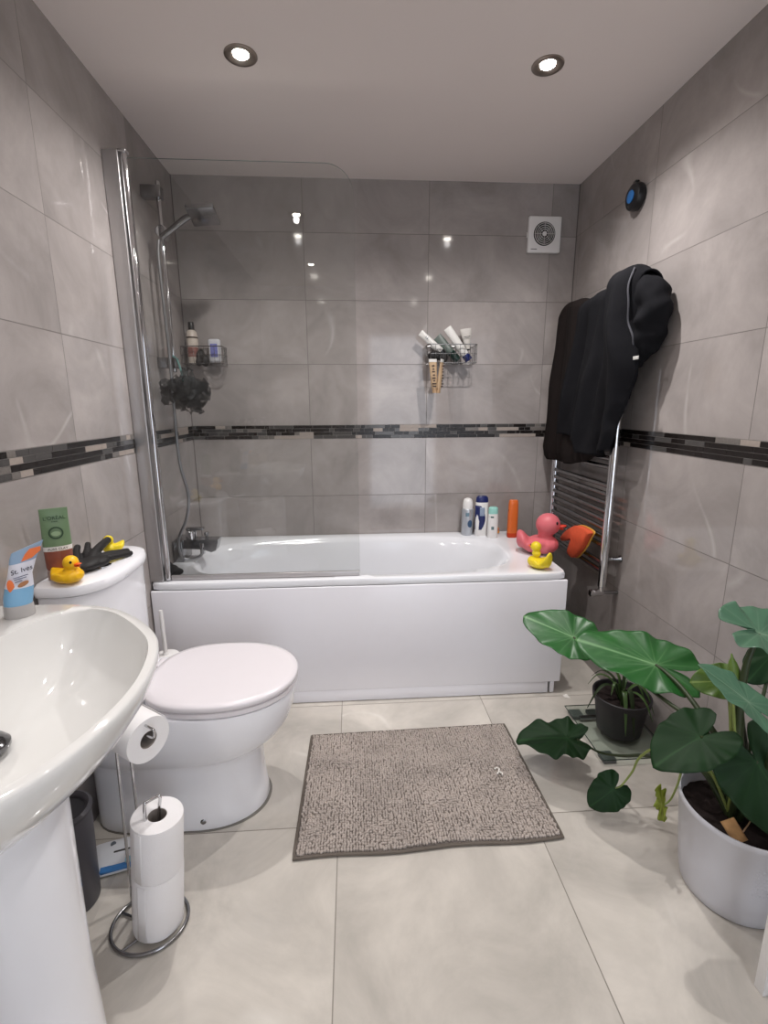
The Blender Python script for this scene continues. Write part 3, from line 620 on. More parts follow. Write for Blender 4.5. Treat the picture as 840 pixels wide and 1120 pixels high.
# ------------------------------------------------------------------ rubber ducks
def duck(name, label, loc, rz, s, mb_, mbk, eye_m, group=None, tail=1.0, neck=1.0, hd=1.0, tl=.03, wing=1.0):
    M = Matrix.Translation(loc) @ Matrix.Rotation(rz, 4, 'Z') @ Matrix.Scale(s, 4)
    b = MB()
    rs = []
    for x, w_, z0, z1 in ((-.56, tl, .40 - tl, .47 * tail + tl * .5), (-.50, .12 + tl * .6, .27 - tl, .46 * tail + tl), (-.40, .24 + tl * .5, .12, .42 + tl), (-.25, .34, .03, .40), (0, .40, 0, .42), (.22, .37, .01, .45), (.38, .27, .06, .44), (.48, .12, .16, .34)):
        rs.append([Vector((x, w_ * math.cos(2 * PI * j / 24), (z0 + z1) / 2 + (z1 - z0) / 2 * math.sin(2 * PI * j / 24))) for j in range(24)])
    b.rings(rs); b.ball((.15, 0, .45 * neck), (.19, .18, .15)); b.ball((.20, 0, .66 * neck), (.235 * hd, .225 * hd, .225 * hd))
    for sy_ in (-1, 1): b.ball((-.06, .34 * sy_, .27), (.23, .075, .13), M=Matrix.Rotation(-.25, 3, 'Y'))
    f = fuse(b, .028, 5); f.v = [tuple(M @ Vector(p)) for p in f.v]
    t = thing(name, label, 'rubber duck', loc, group)
    ob('body', f, mb_, t, smooth=180)
    bk = MB().ball((.22 + .24 * hd, 0, .635 * neck), (.12, .10, .035), M=Matrix.Rotation(-.15, 3, 'Y')).ball((.22 + .21 * hd, 0, .585 * neck), (.10, .08, .03), M=Matrix.Rotation(.2, 3, 'Y'))
    bk.v = [tuple(M @ Vector(p)) for p in bk.v]; ob('beak', bk, mbk, t, smooth=180)
    for sy_ in (-1, 1):
        e = MB().ball((.20 + .155 * hd, .135 * hd * sy_, .66 * neck + .055 * hd), (.035, .04, .045)); e.v = [tuple(M @ Vector(p)) for p in e.v]
        ob('eye', e, eye_m, t, smooth=180)
    return t
eye_b = mat('duck_eye', rgb(18, 16, 18), 0.2)
CL = 0.800
duck('rubber_duck', 'yellow rubber duck with orange beak at the near end of the toilet cistern lid', (0.080, -1.333, CL), -0.35, 0.082, yellow_p, beak_p, eye_b)
duck('rubber_duck', 'small yellow rubber duck behind the black glove on the toilet cistern', (0.070, -1.070, CL), -2.2, 0.062, lemon_p, beak_p, eye_b)
duck('rubber_duck', 'large pink rubber duck on the bath corner beside the towel radiator', (1.668, -0.415, BZ), -0.35, 0.180, pink_p, red_p, eye_b, neck=1.18, hd=1.3, tl=.14)
duck('rubber_duck', 'yellow duck facing away on the front right corner of the bath', (1.590, -0.625, BZ), 2.05, 0.104, lemon_p, beak_p, eye_b, tail=1.45, neck=1.30, hd=.95, tl=.13)
duck('rubber_duck', 'tiny orange duck half hidden behind the mint-capped bottle on the bath ledge', (1.572, -0.055, BZ), -1.2, 0.045, mat('light_orange_rubber', rgb(224, 150, 50), 0.4), beak_p, eye_b)

# ------------------------------------------------------------------ bottles on the bath ledge
def oval_bottle(name, label, c, rx, ry, prof, mbody, cap_prof, mcap, ex=2.6, rz=0.0):
    t = thing(name, label, 'bottle', c)
    Mz = Matrix.Rotation(rz, 3, 'Z'); cv = Vector(c)
    def ring(k, z): return [cv + Mz @ (Vector((p.x, p.y, z))) for p in sup(-rx * k, rx * k, -ry * k, ry * k, 32, ex, 0)]
    bd = ob('body', MB().rings([ring(k, z) for k, z in prof]), mbody, t)
    ob('cap', MB().rings([ring(k, z) for k, z in cap_prof]), mcap, t)
    return bd
def patch(t, name, c, rx, z0, z1, ry, m, a0=-2.6, a1=-0.5, shape=None):
    """label wrapped on the camera side of a round bottle"""
    mb = MB(); rs = []; n_ = 16
    for i in range(9):
        z = z0 + (z1 - z0) * i / 8; k = shape(i / 8) if shape else (0, 1)
        rs.append([Vector((c[0] + rx * math.cos(a0 + (a1 - a0) * (k[0] + (k[1] - k[0]) * j / n_)), c[1] + ry * math.sin(a0 + (a1 - a0) * (k[0] + (k[1] - k[0]) * j / n_)), c[2] + z)) for j in range(n_ + 1)])
    mb.rings(rs, closed=False); ob(name, mb, m, t, solid=0.0006)
c = (1.412, -0.062, BZ)
t = oval_bottle('deodorant_can', 'silver-grey aerosol can with white domed cap, leftmost on the bath ledge', c, .031, .031, [(.93, 0), (1, .004), (1, .133), (.93, .142), (.85, .144)], mat('silver_can', rgb(188, 192, 198), 0.3, 0.5, var=0.05), [(.86, .143), (.86, .165), (.80, .182), (.62, .194), (.3, .199)], white_p, 2.0)
patch(t, 'round_label', c, .0315, .045, .085, .0315, mat('steel_blue_print', rgb(56, 84, 116), 0.4), -1.75, -.9, lambda u: (0.5 - math.sqrt(max(.02, u * (1 - u))), 0.5 + math.sqrt(max(.02, u * (1 - u)))))
patch(t, 'small_mark', c, .0315, .105, .125, .0315, mat('pale_blue_print', rgb(110, 136, 150), 0.4), -2.1, -1.5)
c = (1.482, -0.085, BZ)
t = oval_bottle('shampoo_bottle', 'white bottle with navy lid and curved navy panel on the bath ledge', c, .035, .022, [(.92, 0), (1, .005), (1.02, .08), (.93, .178), (.90, .182)], white_p, [(.91, .181), (.93, .19), (.86, .206), (.60, .214)], navy_p, 2.6)
patch(t, 'curved_panel', c, .0365, .035, .165, .0235, navy_p, -3.0, -1.15, lambda u: (0.0, .45 + .55 * math.sin(PI * (.15 + .75 * u))))
patch(t, 'silver_swirl', c, .0368, .11, .155, .0238, mat('silver_blue', rgb(140, 154, 176), 0.3), -2.0, -1.3)
c = (1.530, -0.132, BZ)
t = oval_bottle('lotion_bottle', 'short white bottle with mint-green cap on the bath ledge', c, .027, .018, [(.94, 0), (1, .004), (.98, .10), (.92, .128)], white_p, [(.90, .127), (.92, .131), (.88, .158), (.6, .164)], teal_p, 2.8)
patch(t, 'grey_logo', c, .0275, .108, .116, .0185, mat('dark_teal_print', rgb(60, 92, 92), 0.4), -2.6, -1.6)
patch(t, 'green_print', c, .0275, .045, .062, .0185, mat('slate_print', rgb(96, 120, 124), 0.4), -2.4, -1.5)
c = (1.634, -0.135, BZ)
t = oval_bottle('sun_lotion_bottle', 'tall slim orange bottle standing alone beside the pink duck', c, .026, .017, [(.90, .0), (.97, .02), (1, .03), (1.0, .12), (.95, .178), (.84, .196), (.7, .199)], orange_p, [(.93, 0), (.98, .004), (.99, .024), (.95, .026)], orange_dk, 3.0)
for z in (.05, .09, .14): patch(t, 'dark_print', c, .0265, z, z + .010, .0175, mat('brown_orange_print', rgb(130, 62, 24), 0.5), -2.9, -2.2)

# ------------------------------------------------------------------ toilet
TY = -1.175
toi = thing('toilet', 'white close-coupled toilet with closed seat beside the bath', 'toilet', (0.25, TY, 0))
def bowl_ring(x0, x1, hw, z, back=0.5, n=72):
    out = []
    for j in range(n):
        t_ = 2 * PI * j / n; c_, s_ = math.cos(t_), math.sin(t_)
        ex = 2.15 if c_ > 0 else 4.0
        k = (abs(c_) ** ex + abs(s_) ** ex) ** (-1 / ex)
        xm = x0 + (x1 - x0) * back; x = xm + (x1 - xm if c_ > 0 else xm - x0) * k * c_
        out.append(Vector((x, TY + hw * k * s_, z)))
    return out
prof = [(.012, .512, .137, .001), (.010, .516, .140, .010), (.010, .510, .138, .05), (.010, .504, .136, .12), (.010, .503, .135, .19), (.010, .506, .136, .215), (.010, .520, .142, .226), (.010, .545, .152, .240), (.010, .572, .163, .265), (.010, .594, .173, .30), (.010, .610, .180, .345), (.010, .618, .183, .39), (.010, .616, .182, .402), (.020, .606, .172, .405)]
ob('pan', MB().rings([bowl_ring(a, b, c_, z, .62) for a, b, c_, z in prof]), ceramic, toi, smooth=60)
def lid_ring(k, z, dx=0):
    out = []
    for j in range(80):
        t_ = 2 * PI * j / 80; c_, s_ = math.cos(t_), math.sin(t_); ex = 2.1 if c_ > 0 else 2.7
        q = (abs(c_) ** ex + abs(s_) ** ex) ** (-1 / ex); xm = .40
        x = xm + (.225 if c_ > 0 else .215) * k * q * c_ + dx
        out.append(Vector((x, TY + .186 * k * q * s_, z)))
    return out
ob('seat_ring', MB().rings([lid_ring(.97, .406), lid_ring(.99, .409), lid_ring(.99, .420), lid_ring(.97, .423)]), seat_m, toi, smooth=50)
sl_ = ob('seat_lid', MB().rings([lid_ring(.98, .4245), lid_ring(1.0, .428), lid_ring(1.0, .438), lid_ring(.985, .4435), lid_ring(.9, .446), lid_ring(.5, .449), lid_ring(.05, .450)]), seat_m, toi, smooth=60)
for y in (TY - .085, TY + .085):
    ob('hinge', MB().lathe([(0.013, 0), (0.014, .003), (0.014, .047), (0.013, .05)], (0.180, y - .025, .422), (0, 1, 0), n=20), seat_m, sl_)
def cis_ring(k, z, xf, hw):
    out = []
    for j in range(72):
        t_ = 2 * PI * j / 72; c_, s_ = math.cos(t_), math.sin(t_)
        ex = 2.7 if c_ > 0 else 14
        q = (abs(c_) ** ex + abs(s_) ** ex) ** (-1 / ex); xm = 0.05
        out.append(Vector((xm + ((xf - xm) * k if c_ > 0 else .046) * q * c_, TY + hw * k * q * s_ * 1.0, z)))
    return out
ob('cistern', MB().rings([cis_ring(1, .39, .150, .170), cis_ring(1, .42, .156, .176), cis_ring(1, .60, .159, .177), cis_ring(1, .766, .163, .180)]), ceramic, toi, smooth=50)
cl_ = ob('cistern_lid', MB().rings([cis_ring(1, .7675, .165, .181), cis_ring(1.02, .770, .168, .184), cis_ring(1.03, .782, .170, .186), cis_ring(1.01, .795, .169, .185), cis_ring(.95, .7995, .167, .183), cis_ring(.6, .800, .168, .188)]), ceramic, toi, smooth=50)
ob('flush_button', MB().lathe([(0.024, 0), (0.024, .004), (0.019, .006), (.018, .004), (.002, .005)], (0.100, -1.205, .799), n=32), chrome, cl_)
ob('floor_bolt_cap', MB().lathe([(0.009, 0), (0.009, .003), (0.006, .006)], (0.345, TY - .1345, .033), (0, -1, 0), n=18), chrome_dk, toi)
ob('floor_sealant', MB().rings([bowl_ring(.010, .522, .142, .0005, .62), bowl_ring(.010, .520, .1405, .004, .62)]), mat('grey_sealant', rgb(120, 116, 110), 0.7), toi)

# toilet brush
t = thing('toilet_brush', 'white toilet brush in its holder between cistern and bath', 'toilet brush', (0.105, -0.865, 0))
ob('holder', MB().lathe([(0.044, 0.001), (0.046, .01), (0.040, .30), (.039, .325), (.036, .326), (.034, .05)], (0.105, -0.865, 0), n=36), white_p, t)
ob('brush_lid', MB().lathe([(0.048, .328), (0.050, .331), (.046, .337), (.012, .341), (.009, .35)], (0.105, -0.865, 0), n=36), white_p, t)
ob('handle', MB().tube([(0.105, -.865, .34), (.104, -.865, .50), (.104, -.865, .515)], [.0075, .0075, .0065], 16), white_p, t)

# black rubber glove lying on the cistern lid
gl_ = MB(); pc = Vector((0.085, -1.235, CL + .018))
gl_.ball(pc, (.032, .045, .016)); gl_.ball((.062, -1.262, CL + .020), (.026, .030, .016)); gl_.ball((.100, -1.215, CL + .016), (.026, .035, .014))
for pts, rd in (([pc, (.110, -1.185, CL + .016), (.128, -1.145, CL + .012), (.140, -1.118, CL + .009)], .0095), ([pc, (.100, -1.175, CL + .022), (.116, -1.135, CL + .017), (.125, -1.105, CL + .013)], .010),
                ([pc, (.075, -1.185, CL + .032), (.070, -1.135, CL + .040), (.068, -1.095, CL + .044)], .0125), ([pc, (.060, -1.20, CL + .030), (.045, -1.165, CL + .040), (.034, -1.14, CL + .045)], .0095),
                ([(.060, -1.25, CL + .02), (.040, -1.215, CL + .030), (.025, -1.185, CL + .038), (.018, -1.165, CL + .044)], .0105), ([(.06, -1.26, CL + .02), (.045, -1.285, CL + .022), (.035, -1.292, CL + .036)], .008)):
    pp = smooth_path(pts, 5); gl_.tube(pp, lerp_list([rd * 1.15, rd, rd * .85], len(pp)), 12); gl_.ball(pp[-1], rd * .88)
tag(ob('rubber_glove', fuse(gl_, .0035, 3), black_r, smooth=180), 'black rubber glove with spread fingers lying on the toilet cistern lid', 'glove')

# green and rust face wash tube standing on its cap on the cistern
grn = mat('sage_green_tube', rgb(112, 138, 104), 0.35, var=0.03); rust = mat('rust_gel', rgb(140, 82, 68), 0.25, var=0.1); 
t = thing('face_wash_tube', 'green and rust-red face wash tube standing upright at the back of the cistern', 'tube', (0.042, -1.30, CL))
tdir = Vector((0.5, -0.85, 0)).normalized(); tn = tdir; tsd = Vector((.85, .5, 0)).normalized()
tb = Vector((0.045, -1.300, CL)); lean = Vector((0.016, -0.020, 0))
def tring(w_, d, z): 
    c_ = tb + lean * (z / .19); return [c_ + tsd * (w_ * math.cos(2 * PI * j / 32)) + tn * (d * math.sin(2 * PI * j / 32)) + Vector((0, 0, z)) for j in range(32)]
ob('cap', MB().rings([tring(.0285, .0185, 0), tring(.029, .019, .003), tring(.029, .019, .028)]), mat('clear_pink_cap', rgb(166, 140, 132), 0.3), t)
ob('gel_body', MB().rings([tring(.0275, .0175, .028), tring(.030, .018, .035), tring(.031, .0165, .080)]), rust, t)
ob('white_band', MB().rings([tring(.0312, .0165, .080), tring(.0315, .0155, .092)]), white_p, t)
gb_ = ob('green_body', MB().rings([tring(.0315, .0155, .092), tring(.0305, .012, .13), tring(.0300, .006, .170), tring(.0300, .0022, .186), tring(.0300, .0022, .190)]), grn, t)
def tM(z, off): c_ = tb + lean * (z / .19); return frame(tuple(c_ + tn * off + Vector((0, 0, z))), tuple(tsd), (0.0, -.1, 1))
dkg = mat('dark_green_print', rgb(50, 74, 52), 0.5)
ob('brand_lettering', text_mb("L'ORÉAL", .0125, tM(.166, .0085)), dkg, gb_, smooth=0)
ob('small_lettering', text_mb('PARIS', .0050, tM(.157, .0095)), dkg, gb_, smooth=0)
ob('ring_emblem', MB().add(*[[], []]).rings([[tM(.128, .0135) @ Vector((r * math.cos(2 * PI * j / 32), r * math.sin(2 * PI * j / 32), 0)) for j in range(32)] for r in (.016, .0125)], cap0=False, cap1=False), dkg, gb_, smooth=0, solid=.0006)
ob('emblem_swirl', MB().rings([[tM(.128, .0135) @ Vector((.010 * math.cos(2 * PI * j / 24) * k, -.002 + .006 * math.sin(2 * PI * j / 24) * k, 0)) for j in range(24)] for k in (1, .4)], cap0=False), mat('pale_green_print', rgb(150, 176, 140), 0.5), gb_, smooth=0, solid=.0006)
ob('band_lettering', text_mb('PURE CLAY', .0085, tM(.086, .0172)), mat('grey_text', rgb(96, 96, 96), 0.5), t, smooth=0)

# ------------------------------------------------------------------ basin on pedestal
BY = -1.918
bas = thing('pedestal_basin', 'white ceramic pedestal wash basin on the left wall', 'wash basin', (0.2, BY, 0))
def resample(half, n=144):
    full = smooth_path([Vector((x, y, 0)) for x, y in half] + [Vector((x, -y, 0)) for x, y in reversed(half)][1:], 8)
    cx = .31; pol = sorted((math.atan2(p.y, p.x - cx), (p.x - cx) ** 2 + p.y ** 2) for p in full); out = []
    pol = [(a - 2 * PI, r) for a, r in pol[-3:]] + pol + [(a + 2 * PI, r) for a, r in pol[:3]]
    for i in range(n):
        a = -PI + 2 * PI * (i + .5) / n; r = math.sqrt(interp_(pol, a)); out.append(Vector((cx + r * math.cos(a), r * math.sin(a), 0)))
    return out
def interp_(tab, x):
    for (a, va), (b, vb) in zip(tab, tab[1:]):
        if a <= x <= b: return va + (vb - va) * (x - a) / max(1e-9, b - a)
    return tab[-1][1]
outer = resample([(0.003, 0), (0.003, .12), (.003, .22), (.003, .29), (.02, .312), (.08, .320), (.16, .321), (.24, .317), (.323, .297), (.397, .245), (.455, .178), (.482, .120), (.497, .055), (.501, 0)])
inner = resample([(.185, 0), (.187, .10), (.197, .18), (.215, .235), (.245, .275), (.285, .288), (.335, .272), (.39, .225), (.443, .163), (.468, .112), (.483, .05), (.487, 0)])
def bring(src, z, k=1, c=(.3, 0), kx=None): 
    kx = k if kx is None else kx
    return [Vector((c[0] + (p.x - c[0]) * kx, BY + c[1] + (p.y - c[1]) * k, z)) for p in src]
BZr = 0.850
oc = (.12, 0)
rings = [bring(outer, .640, .30, (.22, 0), .34), bring(outer, .660, .40, (.20, 0), .46), bring(outer, .690, .60, (.16, 0), .64), bring(outer, .725, .78, oc, .79), bring(outer, .767, .905, oc, .90), bring(outer, .805, .972, oc, .968), bring(outer, .835, 1, oc), bring(outer, .846, 1, oc), bring(outer, BZr, .992, oc, .992)]
rings += [bring(inner, BZr, 1.008, (.34, 0)), bring(inner, BZr - .004, 1, (.34, 0)), bring(inner, BZr - .02, .975, (.34, 0)), bring(inner, BZr - .06, .90, (.33, 0)), bring(inner, BZr - .10, .76, (.31, 0)), bring(inner, BZr - .128, .55, (.28, 0)), bring(inner, BZr - .142, .30, (.26, 0)), bring(inner, BZr - .146, .10, (.25, 0))]
for r in rings[:9]:
    for p in r: p.x = max(p.x, .003)
ob('bowl', MB().rings(rings), basin_m, bas, smooth=60)
ped = MB(); rs = []
for z, rx, ry, cx in ((.001, .118, .108, .255), (.01, .120, .110, .255), (.05, .113, .103, .256), (.15, .103, .094, .260), (.35, .098, .090, .262), (.52, .100, .094, .262), (.62, .104, .102, .258), (.69, .108, .112, .25)):
    rs.append([Vector((cx + (rx if math.cos(2 * PI * j / 48) > 0 else .20) * (abs(math.cos(2 * PI * j / 48)) ** .9) * (1 if math.cos(2 * PI * j / 48) > 0 else -1), BY + ry * math.sin(2 * PI * j / 48), z)) for j in range(48)])
ob('pedestal', ped.rings(rs), ceramic, bas, smooth=60)
ob('waste_plug', MB().lathe([(0.030, 0), (0.033, .004), (.033, .010), (.026, .018), (.012, .023), (.001, .024)], (0.231, -1.857, .716), n=32), mat('dark_chrome', rgb(120, 120, 122), 0.12, 1.0), bas)
tapm = MB().lathe([(0.025, 0), (.025, .05), (.020, .09), (.018, .12)], (0.085, BY, BZr), n=28)
tapm.tube(smooth_path([(.085, BY, BZr + .08), (.14, BY, BZr + .10), (.19, BY, BZr + .09), (.20, BY, BZr + .07)], 5), .012, 14); tapm.box((.06, BY - .01, BZr + .12), (.15, BY + .01, BZr + .132), .004)
tt_ = thing('basin_tap', 'chrome mixer tap on the back ledge of the wash basin', 'tap', (0.085, BY, BZr)); ob('tap_body', tapm, chrome, tt_)

# scrub tube on the basin deck
skyb = mat('sky_blue_plastic', rgb(128, 178, 214), 0.25, var=0.08); labw = mat('label_white', rgb(222, 222, 232), 0.35, var=0.02); labo = mat('label_orange', rgb(232, 118, 60), 0.4, var=0.08)
t = thing('face_scrub_tube', 'white, blue and orange face scrub tube with clear cap on the basin ledge', 'tube', (0.162, -1.665, BZr))
sb = Vector((0.172, -1.650, BZr)); ssd = Vector((.88, .42, 0)).normalized(); sn = Vector((.42, -.88, 0)).normalized()
def sring(w_, d, z, dx=0, tl=0): return [sb + ssd * (dx + .26 * max(0, z - .03) + w_ * math.cos(2 * PI * j / 32)) + sn * (d * math.sin(2 * PI * j / 32)) + Vector((0, 0, z + tl * math.cos(2 * PI * j / 32))) for j in range(32)]
ob('cap', MB().rings([sring(.0235, .017, 0), sring(.025, .018, .004), sring(.0235, .017, .024)]), mat('clear_grey_plastic', rgb(176, 172, 170), 0.2, var=0.06), t)
ob('blue_body', MB().rings([sring(.0225, .016, .024), sring(.0235, .0175, .040), sring(.0225, .016, .058, -.001)]), skyb, t)
ob('white_body', MB().rings([sring(.0225, .016, .058, -.001), sring(.0195, .014, .080, -.003, .002), sring(.0215, .010, .105, -.002, .004)]), labw, t)
ob('blue_shoulder', MB().rings([sring(.0215, .010, .105, -.002, .004), sring(.0235, .006, .118, -.001, .006), sring(.0260, .0022, .132, .002, .010)]), mat('grey_blue_print', rgb(140, 166, 192), 0.35), t)
def sM(a, z, off=.0165): return frame(tuple(sb + ssd * (a + .26 * max(0, z - .03)) + sn * off + Vector((0, 0, z))), tuple(ssd), (0, -.12, 1))
ob('brand_lettering', text_mb('St. Ives', .0125, sM(-.001, .092, .0145) @ Matrix.Rotation(.25, 4, 'Z'), shear=.3), mat('dark_navy_print', rgb(34, 38, 58), 0.5), t, smooth=0)
ln = MB()
for k, (a, z, l) in enumerate(((0, .081, .012), (0, .077, .010), (-.002, .072, .006))): ln.box((-l, -.0007, -.0004), (l, .0007, .0004), M=sM(a, z, .0165) @ Matrix.Rotation(.22, 4, 'Z'))
ob('small_print', ln, mat('mid_grey_print', rgb(110, 114, 134), 0.5), t)
ap = MB(); ap.rings([[sM(-.013, .064, .0150) @ Vector((.0055 * math.cos(2 * PI * j / 20) * k, .013 * math.sin(2 * PI * j / 20) * k, .001 * (1 - k))) for j in range(20)] for k in (1, .3)], cap0=False)
ob('fruit_print', ap, labo, t, smooth=0, solid=.0006)
ap = MB(); ap.rings([[sM(.006, .0665, .0172) @ Matrix.Rotation(.5, 4, 'Z') @ Vector((.010 * math.cos(2 * PI * j / 20) * k, .0042 * math.sin(2 * PI * j / 20) * k, .001 * (1 - k))) for j in range(20)] for k in (1, .3)], cap0=False)
ob('oat_print', ap, mat('tan_print', rgb(176, 122, 84), 0.5, var=.2, vscale=200), t, smooth=0, solid=.0006)
ob('orange_corner', MB().prism([(-.006, .108), (.012, .114), (.0265, .1265), (.027, .134), (.010, .131), (.002, .122)], 0, .0012, frame(tuple(sb + sn * .0085 + ssd * .023), tuple(ssd), (0, -.05, 1))), labo, t)
t = thing('hand_soap_bottle', 'dark green bottle on the basin ledge at the picture edge', 'bottle', (.107, -1.70, BZr))
ob('body', MB().lathe([(.023, 0), (.025, .004), (.025, .085), (.012, .10)], (.107, -1.70, BZr), n=28), mat('dark_green_glass', rgb(30, 52, 44), 0.2), t)
ob('cap', MB().lathe([(.012, .10), (.012, .12)], (.107, -1.70, BZr), n=20), black_p, t)

# ------------------------------------------------------------------ toilet roll stand
t = thing('toilet_roll_stand', 'chrome wire toilet roll stand with oval base beside the pedestal', 'toilet roll holder', (.29, -1.57, 0))
bas_ring = [(0.292 + .088 * math.cos(2 * PI * j / 48) , -1.572 + .075 * math.sin(2 * PI * j / 48), .006) for j in range(49)]
ob('base_ring', MB().tube(bas_ring, .0042, 10), chrome_dk, t)
ob('base_spoke', MB().tube([(.212, -1.545, .006), (.300, -1.580, .006)], .003, 8).tube([(.25, -1.638, .006), (.318, -1.575, .006)], .003, 8), chrome_dk, t)
pole = MB().tube(smooth_path([(.226, -1.520, .006), (.232, -1.515, .25), (.236, -1.510, .47)], 5), .0035, 10)
pole.tube(smooth_path([(.248, -1.500, .006), (.258, -1.500, .25), (.262, -1.502, .47)], 5), .0035, 10)
ob('upright_wires', pole, chrome, t)
ob('roll_arm', MB().tube(smooth_path([(.236, -1.510, .47), (.240, -1.500, .497), (.30, -1.532, .503), (.342, -1.556, .505), (.350, -1.560, .522), (.340, -1.556, .530), (.262, -1.505, .524), (.262, -1.502, .47)], 5), .003, 10), chrome, t)
lp = smooth_path([(.312, -1.585, .01), (.316, -1.583, .28), (.318, -1.580, .345), (.322, -1.575, .352), (.340, -1.560, .352), (.344, -1.557, .345), (.336, -1.560, .28), (.320, -1.575, .01)], 6)
ob('spindle_loop', MB().tube(lp, .0038, 10), chrome, t)

def roll(label, c, ax, L, ro, group, seed, flap=True):
    t = thing('toilet_roll', label, 'toilet roll', c, group)
    q = Vector((0, 0, 1)).rotation_difference(Vector(ax)); cv = Vector(c); ri = .021; n_ = 56; rs = []
    for r, z in ((ri, 0), (ro * .985, 0), (ro, .003), (ro, L - .003), (ro * .985, L), (ri, L), (ri, 0)):
        rs.append([cv + q @ Vector((r * math.cos(2 * PI * j / n_) * (1 + .01 * math.sin(3 * 2 * PI * j / n_ + seed)), r * math.sin(2 * PI * j / n_), z)) for j in range(n_)])
    ob('paper', MB().rings(rs, True, False, False), paper_m, t, smooth=50)
    rs = [[cv + q @ Vector((r * math.cos(2 * PI * j / n_), r * math.sin(2 * PI * j / n_), z)) for j in range(n_)] for r, z in ((ri - .0003, .001), (ri - .0003, L - .001), (ri - .0013, L - .001), (ri - .0013, .001), (ri - .0003, .001))]
    ob('cardboard_core', MB().rings(rs, True, False, False), card_m, t)
    if flap:
        rs = []
        for j in range(9):
            a = flap + j * .05; rr2 = ro + .0008 + (.002 * (j / 8) ** 2)
            rs.append([cv + q @ Vector((rr2 * math.cos(a), rr2 * math.sin(a), z)) for z in (.004, L - .004)])
        ob('loose_sheet', MB().rings(rs, closed=False), paper_m, t, solid=.0008)
    return t
ax = Vector((.085, .02, 1)).normalized(); c0 = Vector((.312, -1.572, .012))
roll('toilet roll at the bottom of the stack on the wire stand', tuple(c0), ax, .158, .0575, None, 0, -2.05)
roll('toilet roll at the top of the stack with the wire loop through it', tuple(c0 + ax * .1585), ax, .138, .0570, None, 2, -2.2)
roll('toilet roll lying sideways on the arm of the stand under the basin', (.245, -1.487, .493), (.82, -.55, -.03), .100, .054, None, 4, 1.2)

# ------------------------------------------------------------------ bin
t = thing('pedal_bin', 'dark grey plastic bin between the pedestal and the toilet', 'bin', (.075, -1.50, 0))
ob('bucket', MB().lathe([(.054, .001), (.056, .006), (.064, .262), (.066, .268), (.064, .272)], (.078, -1.500, 0), n=40, cap1=False), bin_m, t)
ob('lid_rim', MB().lathe([(.066, .262), (.067, .27), (.060, .276), (.052, .270), (.050, .262)], (.078, -1.500, 0), n=40, cap0=False, cap1=False), mat('bin_rim', rgb(58, 56, 60), 0.35), t)
ob('swing_lid', MB().lathe([(.051, .262), (.03, .260), (.001, .259)], (.078, -1.500, 0), n=40, cap0=False), mat('bin_dark_lid', rgb(36, 35, 38), 0.4), t)
ob('wire_handle', MB().tube(smooth_path([(.060, -1.436, .25), (.058, -1.43, .30), (.050, -1.425, .37)], 4), .002, 8), black_p, t)

# wipes packet
t = thing('wipes_packet', 'white and blue packet of wet wipes on the floor by the bin', 'wipes packet', (.14, -1.40, 0))
Mw = frame((.158, -1.386, .0), (.92, .25, 0), (-.25, .92, .25))
rs = []
for a, k in ((-.085, .05), (-.078, .4), (-.06, .85), (-.03, 1), (.03, 1), (.06, .85), (.078, .4), (.085, .05)):
    rs.append([Mw @ Vector((a, .045 * math.cos(2 * PI * j / 24) * (1 if k > .3 else .95), .022 + .020 * k * math.sin(2 * PI * j / 24))) for j in range(24)])
pk_ = ob('packet', MB().rings(rs), mat('packet_white', rgb(226, 228, 232), 0.3, var=0.03, bump=0.3, bscale=40), t, smooth=60)
ob('blue_panel', MB().box((-.06, -.0435, .018), (.05, -.028, .0365), .003, M=Mw), mat('packet_blue', rgb(70, 132, 196), 0.35, var=0.3, vscale=40), pk_)
ob('pale_blue_panel', MB().box((.0, -.034, .030), (.06, -.018, .0405), .003, M=Mw), mat('packet_pale_blue', rgb(150, 196, 216), 0.35, var=0.2, vscale=60), pk_)
ob('dark_wordmark', MB().box((-.03, -.002, .040), (.028, .003, .0428), .001, M=Mw), mat('packet_print', rgb(60, 56, 54), 0.5), pk_)
ob('green_leaf_mark', MB().box((.035, .024, .036), (.047, .031, .0415), .001, M=Mw), mat('packet_green', rgb(110, 178, 96), 0.5), pk_)
ob('round_mark', MB().lathe([(.007, 0), (.007, .0015)], tuple(Mw @ Vector((-.035, .026, .0375))), tuple(Mw.to_3x3() @ Vector((0, 0, 1))), n=20), mat('packet_grey', rgb(90, 96, 104), 0.5), pk_)

# ------------------------------------------------------------------ bath mat
rug = thing('bath_mat', 'grey-brown chenille bath mat in the middle of the floor', 'bath mat', (1.0, -1.17, 0))
P00 = Vector((.632, -.915, 0)); P10 = Vector((1.382, -.900, 0)); P11 = Vector((1.398, -1.412, 0)); P01 = Vector((.622, -1.428, 0))
def rp(u, v):
    a = P00.lerp(P10, u); b = P01.lerp(P11, u); p = a.lerp(b, v)
    hgt = .004 + .010 * max(0, mnoise.noise(Vector((u * 3, v * 4, 1)))) + .010 * math.exp(-((v - .28 - .12 * u) / .05) ** 2) * (0.5 + .5 * math.sin(u * 9)) * (u < .75) + .005 * math.exp(-((v - .68) / .04) ** 2) * max(0, math.sin(u * 6 - 1))
    wav = .004 * math.sin(u * 13) * (v * v) 
    return Vector((p.x, p.y + wav, hgt))
sb_ = MB(); nu_, nv_ = 60, 40; top = []
for i in range(nu_ + 1):
    for j in range(nv_ + 1):
        p = rp(i / nu_, j / nv_); e = min(i, nu_ - i, j, nv_ - j); p.z = p.z + .004 if e else .006; top.append(p)
bot = [Vector((p.x, p.y, .0005)) for p in top]; m_ = nv_ + 1; K = len(top)
